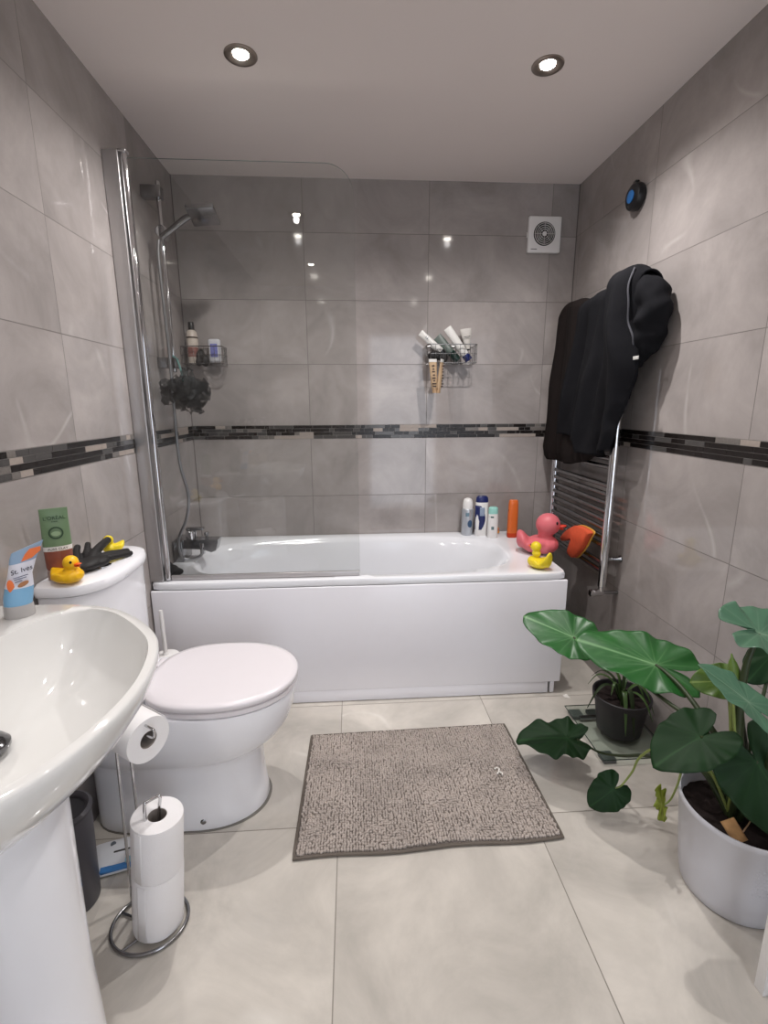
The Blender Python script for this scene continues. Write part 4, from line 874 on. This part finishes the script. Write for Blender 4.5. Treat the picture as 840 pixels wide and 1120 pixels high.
fs = [(i * m_ + j, (i + 1) * m_ + j, (i + 1) * m_ + j + 1, i * m_ + j + 1) for i in range(nu_) for j in range(nv_)]
fs2 = [tuple(K + q for q in reversed(f)) for f in fs]
per = [i * m_ for i in range(nu_ + 1)] + [nu_ * m_ + j for j in range(1, nv_ + 1)] + [i * m_ + nv_ for i in range(nu_ - 1, -1, -1)] + [j for j in range(nv_ - 1, 0, -1)]
side = [(per[i], per[(i + 1) % len(per)], K + per[(i + 1) % len(per)], K + per[i]) for i in range(len(per))]
sb_.add(top + bot, fs + fs2 + side)
ob('backing', sb_, mat('mat_backing', rgb(112, 104, 98), 0.95, var=0.1), rug)
edge = [rp(i / 40, 0) for i in range(41)] + [rp(1, j / 30) for j in range(1, 31)] + [rp(1 - i / 40, 1) for i in range(1, 41)] + [rp(0, 1 - j / 30) for j in range(1, 31)]
for p in edge: p.z = .006
ob('bound_edge', MB().tube(edge, .0045, 8), mat('mat_binding', rgb(104, 96, 88), 0.95, var=0.1, bump=.5, bscale=300), rug)
# pile: small chenille nodules, two sizes, as one uncountable layer
ico = bmesh.new(); bmesh.ops.create_icosphere(ico, subdivisions=1, radius=1); iv = [v.co.copy() for v in ico.verts]; ifc = [tuple(v.index for v in f.verts) for f in ico.faces]; ico.free()
pile = MB(); rnd = random.Random(11); NU, NV = 92, 64
ink = Vector((0, 0, 0))
for i in range(NU):
    for j in range(NV):
        u = (i + .5 + rnd.uniform(-.22, .22)) / NU; v = (j + .5 + rnd.uniform(-.22, .22)) / NV
        c_ = rp(.008 + .984 * u, .012 + .976 * v); d_ = mnoise.noise(Vector((u * 9, v * 9, 3)))
        r1 = .0042 * rnd.uniform(.85, 1.15); r2 = r1 * rnd.uniform(1.1, 1.7); hh = .0062 * rnd.uniform(.8, 1.25)
        an = d_ * 2.5 + rnd.uniform(-.4, .4) + PI / 2; ca, sa = math.cos(an), math.sin(an); c_.z += .006
        off = Vector((rnd.uniform(-1, 1) * .001, rnd.uniform(-1, 1) * .001, 0))
        pile.add([(c_.x + off.x + (q.x * r2 * ca - q.y * r1 * sa), c_.y + off.y + (q.x * r2 * sa + q.y * r1 * ca), c_.z + q.z * hh) for q in iv], ifc)
po_ = ob('chenille_pile', pile, mat('chenille', rgb(176, 165, 157), 0.92, var=0.30, vscale=9, bump=.4, bscale=500, sheen=.2), rug, smooth=180)
po_['kind'] = 'stuff'
lint = MB()
for pts in ([(1.270, -1.150), (1.280, -1.145), (1.287, -1.155)], [(1.285, -1.152), (1.280, -1.165), (1.272, -1.172)], [(1.282, -1.165), (1.291, -1.170), (1.288, -1.180)]):
    lint.tube([(a, b, .0225) for a, b in pts], .0026, 6)
tag(ob('paper_scrap', lint, mat('scrap_white', rgb(226, 222, 216), 0.9)), 'tiny torn white paper scrap lying on the bath mat', 'paper scrap')
tag(ob('paper_scrap', MB().add([(1.70, -.735, .002), (1.722, -.742, .001), (1.712, -.725, .012), (1.696, -.722, .004)], [(0, 1, 2), (0, 2, 3), (0, 3, 1), (1, 3, 2)]), mat('scrap_white', rgb(226, 222, 216), 0.9), smooth=0), 'small white scrap on the floor beside the bath panel end', 'paper scrap')

# ------------------------------------------------------------------ glass bathroom scale
sx0, sx1, sy0, sy1 = 1.622, 1.912, -1.137, -.822
sx0 = 1.660; sx1 = 1.915
t = thing('bathroom_scale', 'square glass bathroom scale under the black plant pot', 'bathroom scale', ((sx0 + sx1) / 2, (sy0 + sy1) / 2, 0))
sg = MB().box((sx0, sy0, .018), (sx1, sy1, .025), .002)
ob('glass_plate', sg, glass_mat('scale_glass', (.90, .94, .92, 1), 1.2), t)
ed = MB(); ed.tube([(sx0, sy0, .0215), (sx1, sy0, .0215), (sx1, sy1, .0215), (sx0, sy1, .0215), (sx0, sy0, .0215)], .0018, 6); ob('dark_glass_edge', ed, mat('dark_green_edge', rgb(40, 52, 46), 0.25), t)
for x in (sx0 + .03, sx1 - .03):
    for y in (sy0 + .03, sy1 - .04):
        ob('foot', MB().box((x - .024, y - .024, .001), (x + .024, y + .024, .0178), .004), mat('scale_grey', rgb(92, 94, 92), 0.5), t)
ob('display_unit', MB().box(((sx0 + sx1) / 2 - .05, sy1 - .075, .003), ((sx0 + sx1) / 2 + .05, sy1 - .02, .0178), .003), mat('scale_display', rgb(50, 54, 52), 0.4), t)
ob('centre_bar', MB().box((sx0 + .03, (sy0 + sy1) / 2 + .08, .006), (sx1 - .03, (sy0 + sy1) / 2 + .10, .0178), .002), chrome_dk, t)

# ------------------------------------------------------------------ plants
def leaf_mat(name, c1, c2, cv, rough=0.3):
    m = bpy.data.materials.new(name); m.use_nodes = True; nt = m.node_tree; b = nt.nodes['Principled BSDF']; L = nt.links
    at = nt.nodes.new('ShaderNodeAttribute'); at.attribute_name = 'vein'
    ns = nt.nodes.new('ShaderNodeTexNoise'); ns.inputs['Scale'].default_value = 14; tc = nt.nodes.new('ShaderNodeTexCoord'); L.new(tc.outputs['Object'], ns.inputs['Vector'])
    a = nt.nodes.new('ShaderNodeMix'); a.data_type = 'RGBA'; a.inputs[6].default_value = c1; a.inputs[7].default_value = c2; L.new(ns.outputs['Fac'], a.inputs[0])
    v = nt.nodes.new('ShaderNodeMix'); v.data_type = 'RGBA'; L.new(a.outputs[2], v.inputs[6]); v.inputs[7].default_value = cv; L.new(at.outputs['Fac'], v.inputs[0])
    L.new(v.outputs[2], b.inputs['Base Color']); b.inputs['Roughness'].default_value = rough; b.inputs['Specular IOR Level'].default_value = .3 if rough > .45 else .5; b.inputs['Coat Weight'].default_value = .08 if rough < .45 else 0; b.inputs['Coat Roughness'].default_value = .3
    # light shines a little through the blade
    trl = nt.nodes.new('ShaderNodeBsdfTranslucent'); L.new(v.outputs[2], trl.inputs['Color']); ms = nt.nodes.new('ShaderNodeMixShader'); ms.inputs[0].default_value = .18
    L.new(b.outputs[0], ms.inputs[1]); L.new(trl.outputs[0], ms.inputs[2]); L.new(ms.outputs[0], nt.nodes['Material Output'].inputs['Surface'])
    bp = nt.nodes.new('ShaderNodeBump'); bp.inputs['Strength'].default_value = .15; bp.inputs['Distance'].default_value = .001; L.new(at.outputs['Fac'], bp.inputs['Height']); L.new(bp.outputs[0], b.inputs['Normal'])
    return m
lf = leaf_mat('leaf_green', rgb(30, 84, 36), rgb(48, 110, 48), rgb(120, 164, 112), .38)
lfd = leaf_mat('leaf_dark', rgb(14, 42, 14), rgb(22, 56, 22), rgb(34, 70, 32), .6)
lfg = leaf_mat('leaf_grey_green', rgb(70, 108, 84), rgb(88, 126, 100), rgb(120, 150, 124), .25)
lfy = leaf_mat('leaf_yellow_green', rgb(118, 132, 40), rgb(140, 150, 56), rgb(170, 176, 96), .5)
HEART = [(0, 1.0), (8, .955), (18, .86), (32, .73), (50, .62), (70, .555), (90, .53), (110, .535), (130, .57), (148, .60), (160, .54), (169, .36), (176, .17), (180, .11)]
def leaf(name, parent, P, Tp, up, wid, m, droop=.1, fold=.12, wave=.02, out=HEART, seed=0, lob=1.0, twist=0.0):
    P = Vector(P); Tp = Vector(Tp); X = Tp - P; L = X.length; X.normalize(); Z = Vector(up); Z = (Z - X * Z.dot(X)).normalized(); Y = Z.cross(X)
    NA, NR = 128, 16; vs = [P.copy()]; vein = [1.0]; ang = [-28, 28, -52, 52, -78, 78, -108, 108, -135, 135, -155, 155, 14, -14]
    for r in range(1, NR + 1):
        for a in range(NA):
            th = -180 + 360 * a / NA; R = interp_l(out, abs(th)); k = r / NR; R *= (1 + .03 * mnoise.noise(Vector((th * .05, seed, 0))))
            x = R * k * math.cos(math.radians(th)) * (lob if abs(th) > 90 else 1); y = R * k * math.sin(math.radians(th)) * wid
            z = fold * abs(y) - droop * max(0, x) ** 2 - .5 * droop * min(0, x) ** 2 + wave * math.sin(th * .105 + seed) * k * k + .6 * wave * math.sin(th * .21 + 2 * seed) * k ** 3 + twist * x * y
            # raised ribs between veins
            vs.append(P + (X * x + Y * y + Z * z) * L)
            vv = math.exp(-(abs(y) / .012) ** 2) * (x > 0)
            for an in ang:
                ar = math.radians(an); dx, dy = math.cos(ar), math.sin(ar) * wid; t_ = x * dx + y * dy; n2 = dx * dx + dy * dy
                if t_ > 0:
                    # veins curve towards the tip
                    bend = .10 * (t_ / n2) ** 2; d = abs((x - bend) * dy - y * dx) / math.sqrt(n2); vv = max(vv, .34 * math.exp(-(d / .008) ** 2) * (1 - .6 * k))
            for sgn in (-1, 1):
                for x0 in (.25, .42, .58, .72):
                    d = abs((x - x0 - abs(y) * .9) * .74); 
                    if sgn * y > 0: vv = max(vv, .25 * math.exp(-(d / .008) ** 2) * (1 - k * .5))
            vein.append(min(1, vv + .25 * math.exp(-(k / .12) ** 2)))
    fs = [(0, 1 + a, 1 + (a + 1) % NA) for a in range(NA)]
    for r in range(NR - 1):
        for a in range(NA):
            b_ = (a + 1) % NA; fs.append((1 + r * NA + a, 1 + (r + 1) * NA + a, 1 + (r + 1) * NA + b_, 1 + r * NA + b_))
    for v_ in vs:
        v_.x = min(v_.x, W - .004)
    me = bpy.data.meshes.new(name); org = Vector(parent['org']); me.from_pydata([tuple(v_ - org) for v_ in vs], [], fs); me.update()
    at = me.attributes.new('vein', 'FLOAT', 'POINT'); at.data.foreach_set('value', vein)
    me.materials.append(m); me.polygons.foreach_set('use_smooth', [True] * len(me.polygons))
    o = bpy.data.objects.new(name, me); COL.objects.link(o); o.parent = parent; o['org'] = list(org)
    md = o.modifiers.new('thickness', 'SOLIDIFY'); md.thickness = .0008; md.offset = 0
    return o
def interp_l(tab, x):
    for (a, va), (b, vb) in zip(tab, tab[1:]):
        if x <= b: return va + (vb - va) * (x - a) / (b - a)
    return tab[-1][1]
def stem(parent, pts, r0, r1, m=None, name='leaf_stalk'):
    p = smooth_path(pts, 6); return ob(name, MB().tube(p, lerp_list([r0, (r0 + r1) / 2, r1], len(p)), 10), m or stem_m, parent)

PX, PY = 1.772, -1.578
def crown(a, r=.012, z=.23): return (1.742 + r * math.cos(a), -1.585 + r * math.sin(a), z)
pot = thing('potted_elephant_ear', 'large potted plant with big heart-shaped leaves in a white pot', 'potted plant', (PX, PY, 0))
pm = mat('white_pot_plastic', rgb(206, 206, 212), 0.35, var=0.015)
n_ = 72; pr = [(.108, .001), (.113, .006), (.118, .03), (.128, .12), (.1385, .235), (.141, .238), (.142, .249), (.140, .253), (.136, .252), (.134, .236), (.130, .20)]
ob('pot', MB().lathe(pr, (PX, PY, 0), n=n_, cap1=False), pm, pot, smooth=50)
dots = MB()
for i in range(8):
    z = .115 + i * .0105
    for j in range(26):
        a = -2.0 + (j + .5 * (i % 2)) * .062; keep = .5 + .5 * math.sin(a * 3 + 1.2) > (abs(i - 3.5) / 4.2)
        if keep: dots.ball((PX + (.128 + (z - .12) * .0915) * math.cos(a), PY + (.128 + (z - .12) * .0915) * math.sin(a), z), .0022, 6, 4)
ob('raised_dots', dots, pm, pot)
so = MB(); rs = []
for k in range(13):
    r = .131 * k / 12 + .0005; rs.append([Vector((PX + r * math.cos(2 * PI * j / 48), PY + r * math.sin(2 * PI * j / 48), .212 + .010 * mnoise.noise(Vector((r * 40 * math.cos(j), r * 40 * math.sin(j), k * .6))) + .012 * math.exp(-((r) / .06) ** 2))) for j in range(48)])
ob('soil', so.rings(rs, True, True, False), soil_m, pot, smooth=180)
# stalks and leaves
L1P, L2P, L3P = (1.507, -1.150, .501), (1.669, -1.330, .500), (1.550, -1.150, .124)
stem(pot, [crown(2.6), (1.722, -1.55, .33), (1.700, -1.52, .408), (1.676, -1.48, .433), (1.653, -1.42, .440), (1.600, -1.28, .462), L1P], .009, .0035, stem_m)
leaf('leaf', pot, L1P, (1.372, -1.060, .540), (.15, -.62, .78), .98, lf, droop=.05, fold=.10, wave=.025, seed=1, lob=.85)
stem(pot, [crown(2.0), (1.725, -1.565, .34), (1.709, -1.54, .410), (1.697, -1.50, .447), (1.692, -1.42, .478), (1.682, -1.36, .492), L2P], .010, .0045)
leaf('leaf', pot, L2P, (1.478, -1.222, .536), (.05, -.50, .86), .82, lf, droop=.04, fold=.10, wave=.03, seed=2, lob=1.0)
stem(pot, [crown(3.0), (1.700, -1.52, .305), (1.680, -1.45, .275), (1.655, -1.35, .215), (1.640, -1.27, .150), (1.603, -1.20, .110), L3P], .008, .003)
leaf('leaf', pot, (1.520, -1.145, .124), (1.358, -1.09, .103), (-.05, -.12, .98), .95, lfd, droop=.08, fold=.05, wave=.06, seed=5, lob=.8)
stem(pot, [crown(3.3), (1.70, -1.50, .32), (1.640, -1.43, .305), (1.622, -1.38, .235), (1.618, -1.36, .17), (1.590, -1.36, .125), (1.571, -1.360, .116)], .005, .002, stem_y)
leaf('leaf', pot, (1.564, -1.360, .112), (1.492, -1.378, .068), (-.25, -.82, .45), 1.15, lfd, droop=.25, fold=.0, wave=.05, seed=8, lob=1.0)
stem(pot, [crown(3.6), (1.69, -1.54, .34), (1.645, -1.525, .33), (1.645, -1.51, .26), (1.640, -1.50, .205), (1.622, -1.50, .184)], .004, .002, stem_y)
leaf('withered_leaf', pot, (1.616, -1.500, .192), (1.624, -1.502, .130), (-.8, -.5, .1), .42, lfy, droop=.1, fold=.6, wave=.12, seed=3, lob=1.6)
L6P = (1.610, -1.600, .470)
stem(pot, [crown(3.8), (1.72, -1.60, .33), (1.68, -1.61, .42), (1.640, -1.60, .462), L6P], .008, .004)
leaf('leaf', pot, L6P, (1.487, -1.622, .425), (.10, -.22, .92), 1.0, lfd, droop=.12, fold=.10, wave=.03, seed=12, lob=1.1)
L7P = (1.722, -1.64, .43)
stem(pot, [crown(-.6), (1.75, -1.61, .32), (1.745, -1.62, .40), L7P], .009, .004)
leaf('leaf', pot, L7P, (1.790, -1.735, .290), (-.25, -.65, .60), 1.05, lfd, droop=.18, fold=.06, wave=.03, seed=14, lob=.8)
L8P = (1.712, -1.600, .731)
stem(pot, [crown(.8), (1.722, -1.595, .40), (1.700, -1.60, .50), (1.693, -1.60, .60), (1.695, -1.60, .66), (1.706, -1.60, .71), L8P], .013, .004)
leaf('leaf', pot, L8P, (1.885, -1.62, .690), (.10, -.42, .90), .80, lfg, droop=.10, fold=.16, wave=.04, seed=20, lob=.85)
L9P = (1.880, -1.47, .600)
stem(pot, [crown(1.2), (1.79, -1.55, .42), (1.85, -1.50, .54), L9P], .006, .003)
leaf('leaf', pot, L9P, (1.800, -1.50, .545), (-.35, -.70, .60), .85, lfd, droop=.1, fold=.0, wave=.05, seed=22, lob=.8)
L10P = (1.640, -1.705, .590)
stem(pot, [crown(-1.4), (1.75, -1.63, .36), (1.735, -1.66, .46), (1.69, -1.69, .55), L10P], .010, .005)
leaf('leaf', pot, (1.605, -1.715, .640), (1.522, -1.675, .708), (.25, -.45, .60), .68, lfg, droop=.05, fold=.10, wave=.03, seed=25, lob=2.0)
L11P = (1.742, -1.50, .549)
stem(pot, [crown(1.6), (1.735, -1.55, .42), (1.742, -1.52, .50), L11P], .006, .003, stem_y)
leaf('leaf', pot, L11P, (1.662, -1.48, .538), (.0, -.75, .60), 1.0, leaf_mat('leaf_olive', rgb(70, 100, 34), rgb(88, 116, 44), rgb(130, 150, 80), .4), droop=.05, fold=.1, wave=.04, seed=28, lob=.9)
# rolled new leaf
rs = []
for k in range(12):
    t_ = k / 11; r = .016 * math.sin(PI * min(1, .25 + t_ * .72)) * (1 if t_ < .9 else .5) + .001; c_ = Vector((1.700, -1.585, .56)).lerp(Vector((1.672, -1.580, .672)), t_)
    rs.append([c_ + Vector((r * math.cos(2 * PI * j / 16), r * .8 * math.sin(2 * PI * j / 16), 0)) for j in range(16)])
ob('rolled_new_leaf', MB().rings(rs), leaf_mat('leaf_new', rgb(96, 124, 52), rgb(112, 138, 62), rgb(150, 170, 90), .4), pot, smooth=180)
stem(pot, [crown(2.4, .006), (1.735, -1.585, .40), (1.712, -1.585, .50), (1.700, -1.585, .57)], .016, .011, name='main_stem')
stem(pot, [crown(3.0, .014), (1.715, -1.60, .40), (1.690, -1.60, .50), (1.675, -1.60, .575)], .005, .003, stem_y)
stem(pot, [crown(.2, .012), (1.79, -1.60, .38), (1.782, -1.62, .47), (1.745, -1.64, .55)], .006, .003, stem_y)

# bark chip plant label
t = thing('bark_chip', 'curled light brown bark chip with a twig lying on the soil of the white pot', 'bark', (1.735, -1.665, .225))
Mc = frame((1.694, -1.640, .240), (.95, .2, .05), (-.15, .75, .55)); rs = []
for k in range(9):
    a = -.9 + 1.8 * k / 8; rs.append([Mc @ Vector((-.020 + .040 * k / 8, yy, .012 * math.cos(a * 1.2))) for yy in (-.024, -.008, .008, .024)])
ob('chip', MB().rings(rs, closed=False), bark_m, t, solid=.003)
ob('twig', MB().tube([tuple(Mc @ Vector((.016, -.008, .010))), (1.738, -1.640, .272)], .0018, 6), mat('twig', rgb(150, 120, 90), 0.8), t)

# small spider-like plant in black pot on the scale
BXc, BYc, BZc = 1.798, -.982, .026
bp_ = thing('potted_spider_plant', 'small drooping plant in a black nursery pot on the glass scale', 'potted plant', (BXc, BYc, BZc))
ob('pot', MB().lathe([(.074, 0), (.077, .004), (.094, .128), (.101, .130), (.103, .150), (.100, .152), (.096, .150), (.092, .128)], (BXc, BYc, BZc), n=56, cap1=False), pot_black, bp_, smooth=50)
rs = [[Vector((BXc + .093 * k / 8 * math.cos(2 * PI * j / 40), BYc + .093 * k / 8 * math.sin(2 * PI * j / 40), BZc + .128 + .008 * mnoise.noise(Vector((k * 1.3, j * .9, 2))))) for j in range(40)] for k in range(9)]
rs[0] = [p + Vector((.0005 * math.cos(j), .0005 * math.sin(j), 0)) for j, p in enumerate(rs[0])]
ob('soil', MB().rings(rs, True, True, False), soil_m, bp_, smooth=180)
def strap(parent, pts, wmax, m, name='strap_leaf'):
    p = smooth_path(pts, 6); n = len(p); rs = []
    for i, q in enumerate(p):
        t_ = i / (n - 1); a = p[max(0, i - 1)]; b = p[min(n - 1, i + 1)]; tt = (b - a).normalized(); sd = tt.cross(Vector((0, 0, 1)))
        sd = sd.normalized() if sd.length > .05 else Vector((1, 0, 0)); up_ = sd.cross(tt).normalized(); w_ = wmax * math.sin(PI * min(.97, .18 + .8 * t_)) ** .8
        rs.append([q - sd * w_ + up_ * w_ * .5, q, q + sd * w_ + up_ * w_ * .5])
    return ob(name, MB().rings(rs, closed=False), m, parent, smooth=180, solid=.0009)
cz = BZc + .13; c0 = Vector((BXc - .005, BYc - .005, cz))
lst = leaf_mat('strap_green', rgb(56, 84, 40), rgb(74, 100, 50), rgb(120, 140, 90), .4); lsd = leaf_mat('strap_dark', rgb(38, 52, 30), rgb(52, 66, 38), rgb(80, 90, 60), .5)
for k, (dx, dy, hh, ex, ey, ez, wd) in enumerate([(-.06, .01, .055, -.135, -.015, -.02, .007), (-.05, .04, .075, -.10, .06, .03, .006), (-.02, -.05, .055, -.04, -.115, -.07, .008), (.00, -.05, .06, -.002, -.105, -.085, .009), (.06, -.01, .06, .095, -.06, -.03, .007),
                                                 (.05, .05, .07, .09, .10, .01, .006), (-.02, .06, .07, -.05, .13, .02, .006), (.03, -.05, .05, .055, -.115, -.02, .006), (-.04, -.02, .08, -.07, -.05, .05, .006), (.02, .02, .10, .05, .03, .09, .006), (.07, .02, .04, .10, -.02, -.06, .006), (-.01, .03, .09, -.04, .05, .085, .006)]):
    strap(bp_, [c0 + Vector((dx * .08, dy * .08, -.01)), c0 + Vector((dx * .5, dy * .5, hh * .75)), c0 + Vector((dx, dy, hh)), c0 + Vector(((dx + ex) / 2, (dy + ey) / 2, (hh + ez) / 2 + .018)), c0 + Vector((min(ex, .112), ey, ez))], wd, lst if k % 3 else lsd)
stem(bp_, [tuple(c0 + Vector((-.01, -.03, -.01))), tuple(c0 + Vector((-.012, -.035, .03))), tuple(c0 + Vector((-.010, -.03, .06)))], .009, .005, stem_m, 'plant_stem')

# white stool at the picture edge
t = thing('white_stool', 'white plastic step stool at the right edge by the white plant pot', 'stool', (1.78, -1.93, 0))
for (x, y, dx, dy) in ((1.668, -1.806, -.014, -.006), (1.668, -2.06, -.014, .006), (1.885, -1.806, .01, -.006), (1.885, -2.06, .01, .006)):
    rs = [[Vector((x + dx * k * 1.0 + a * (1 - .15 * k), y + dy * k + b * (1 - .15 * k), .001 + .299 * k)) for a, b in ((-.011, -.011), (.011, -.011), (.011, .011), (-.011, .011))] for k in (0, 1)]
    ob('leg', MB().rings(rs), white_p, t)
ob('seat', MB().box((1.640, -2.075, .30), (1.908, -1.795, .322), .008), white_p, t)
ob('cross_rail', MB().box((1.675, -1.812, .055), (1.880, -1.800, .075), .003), white_p, t)

for o in list(bpy.data.objects):
    if 'org' in o: del o['org']
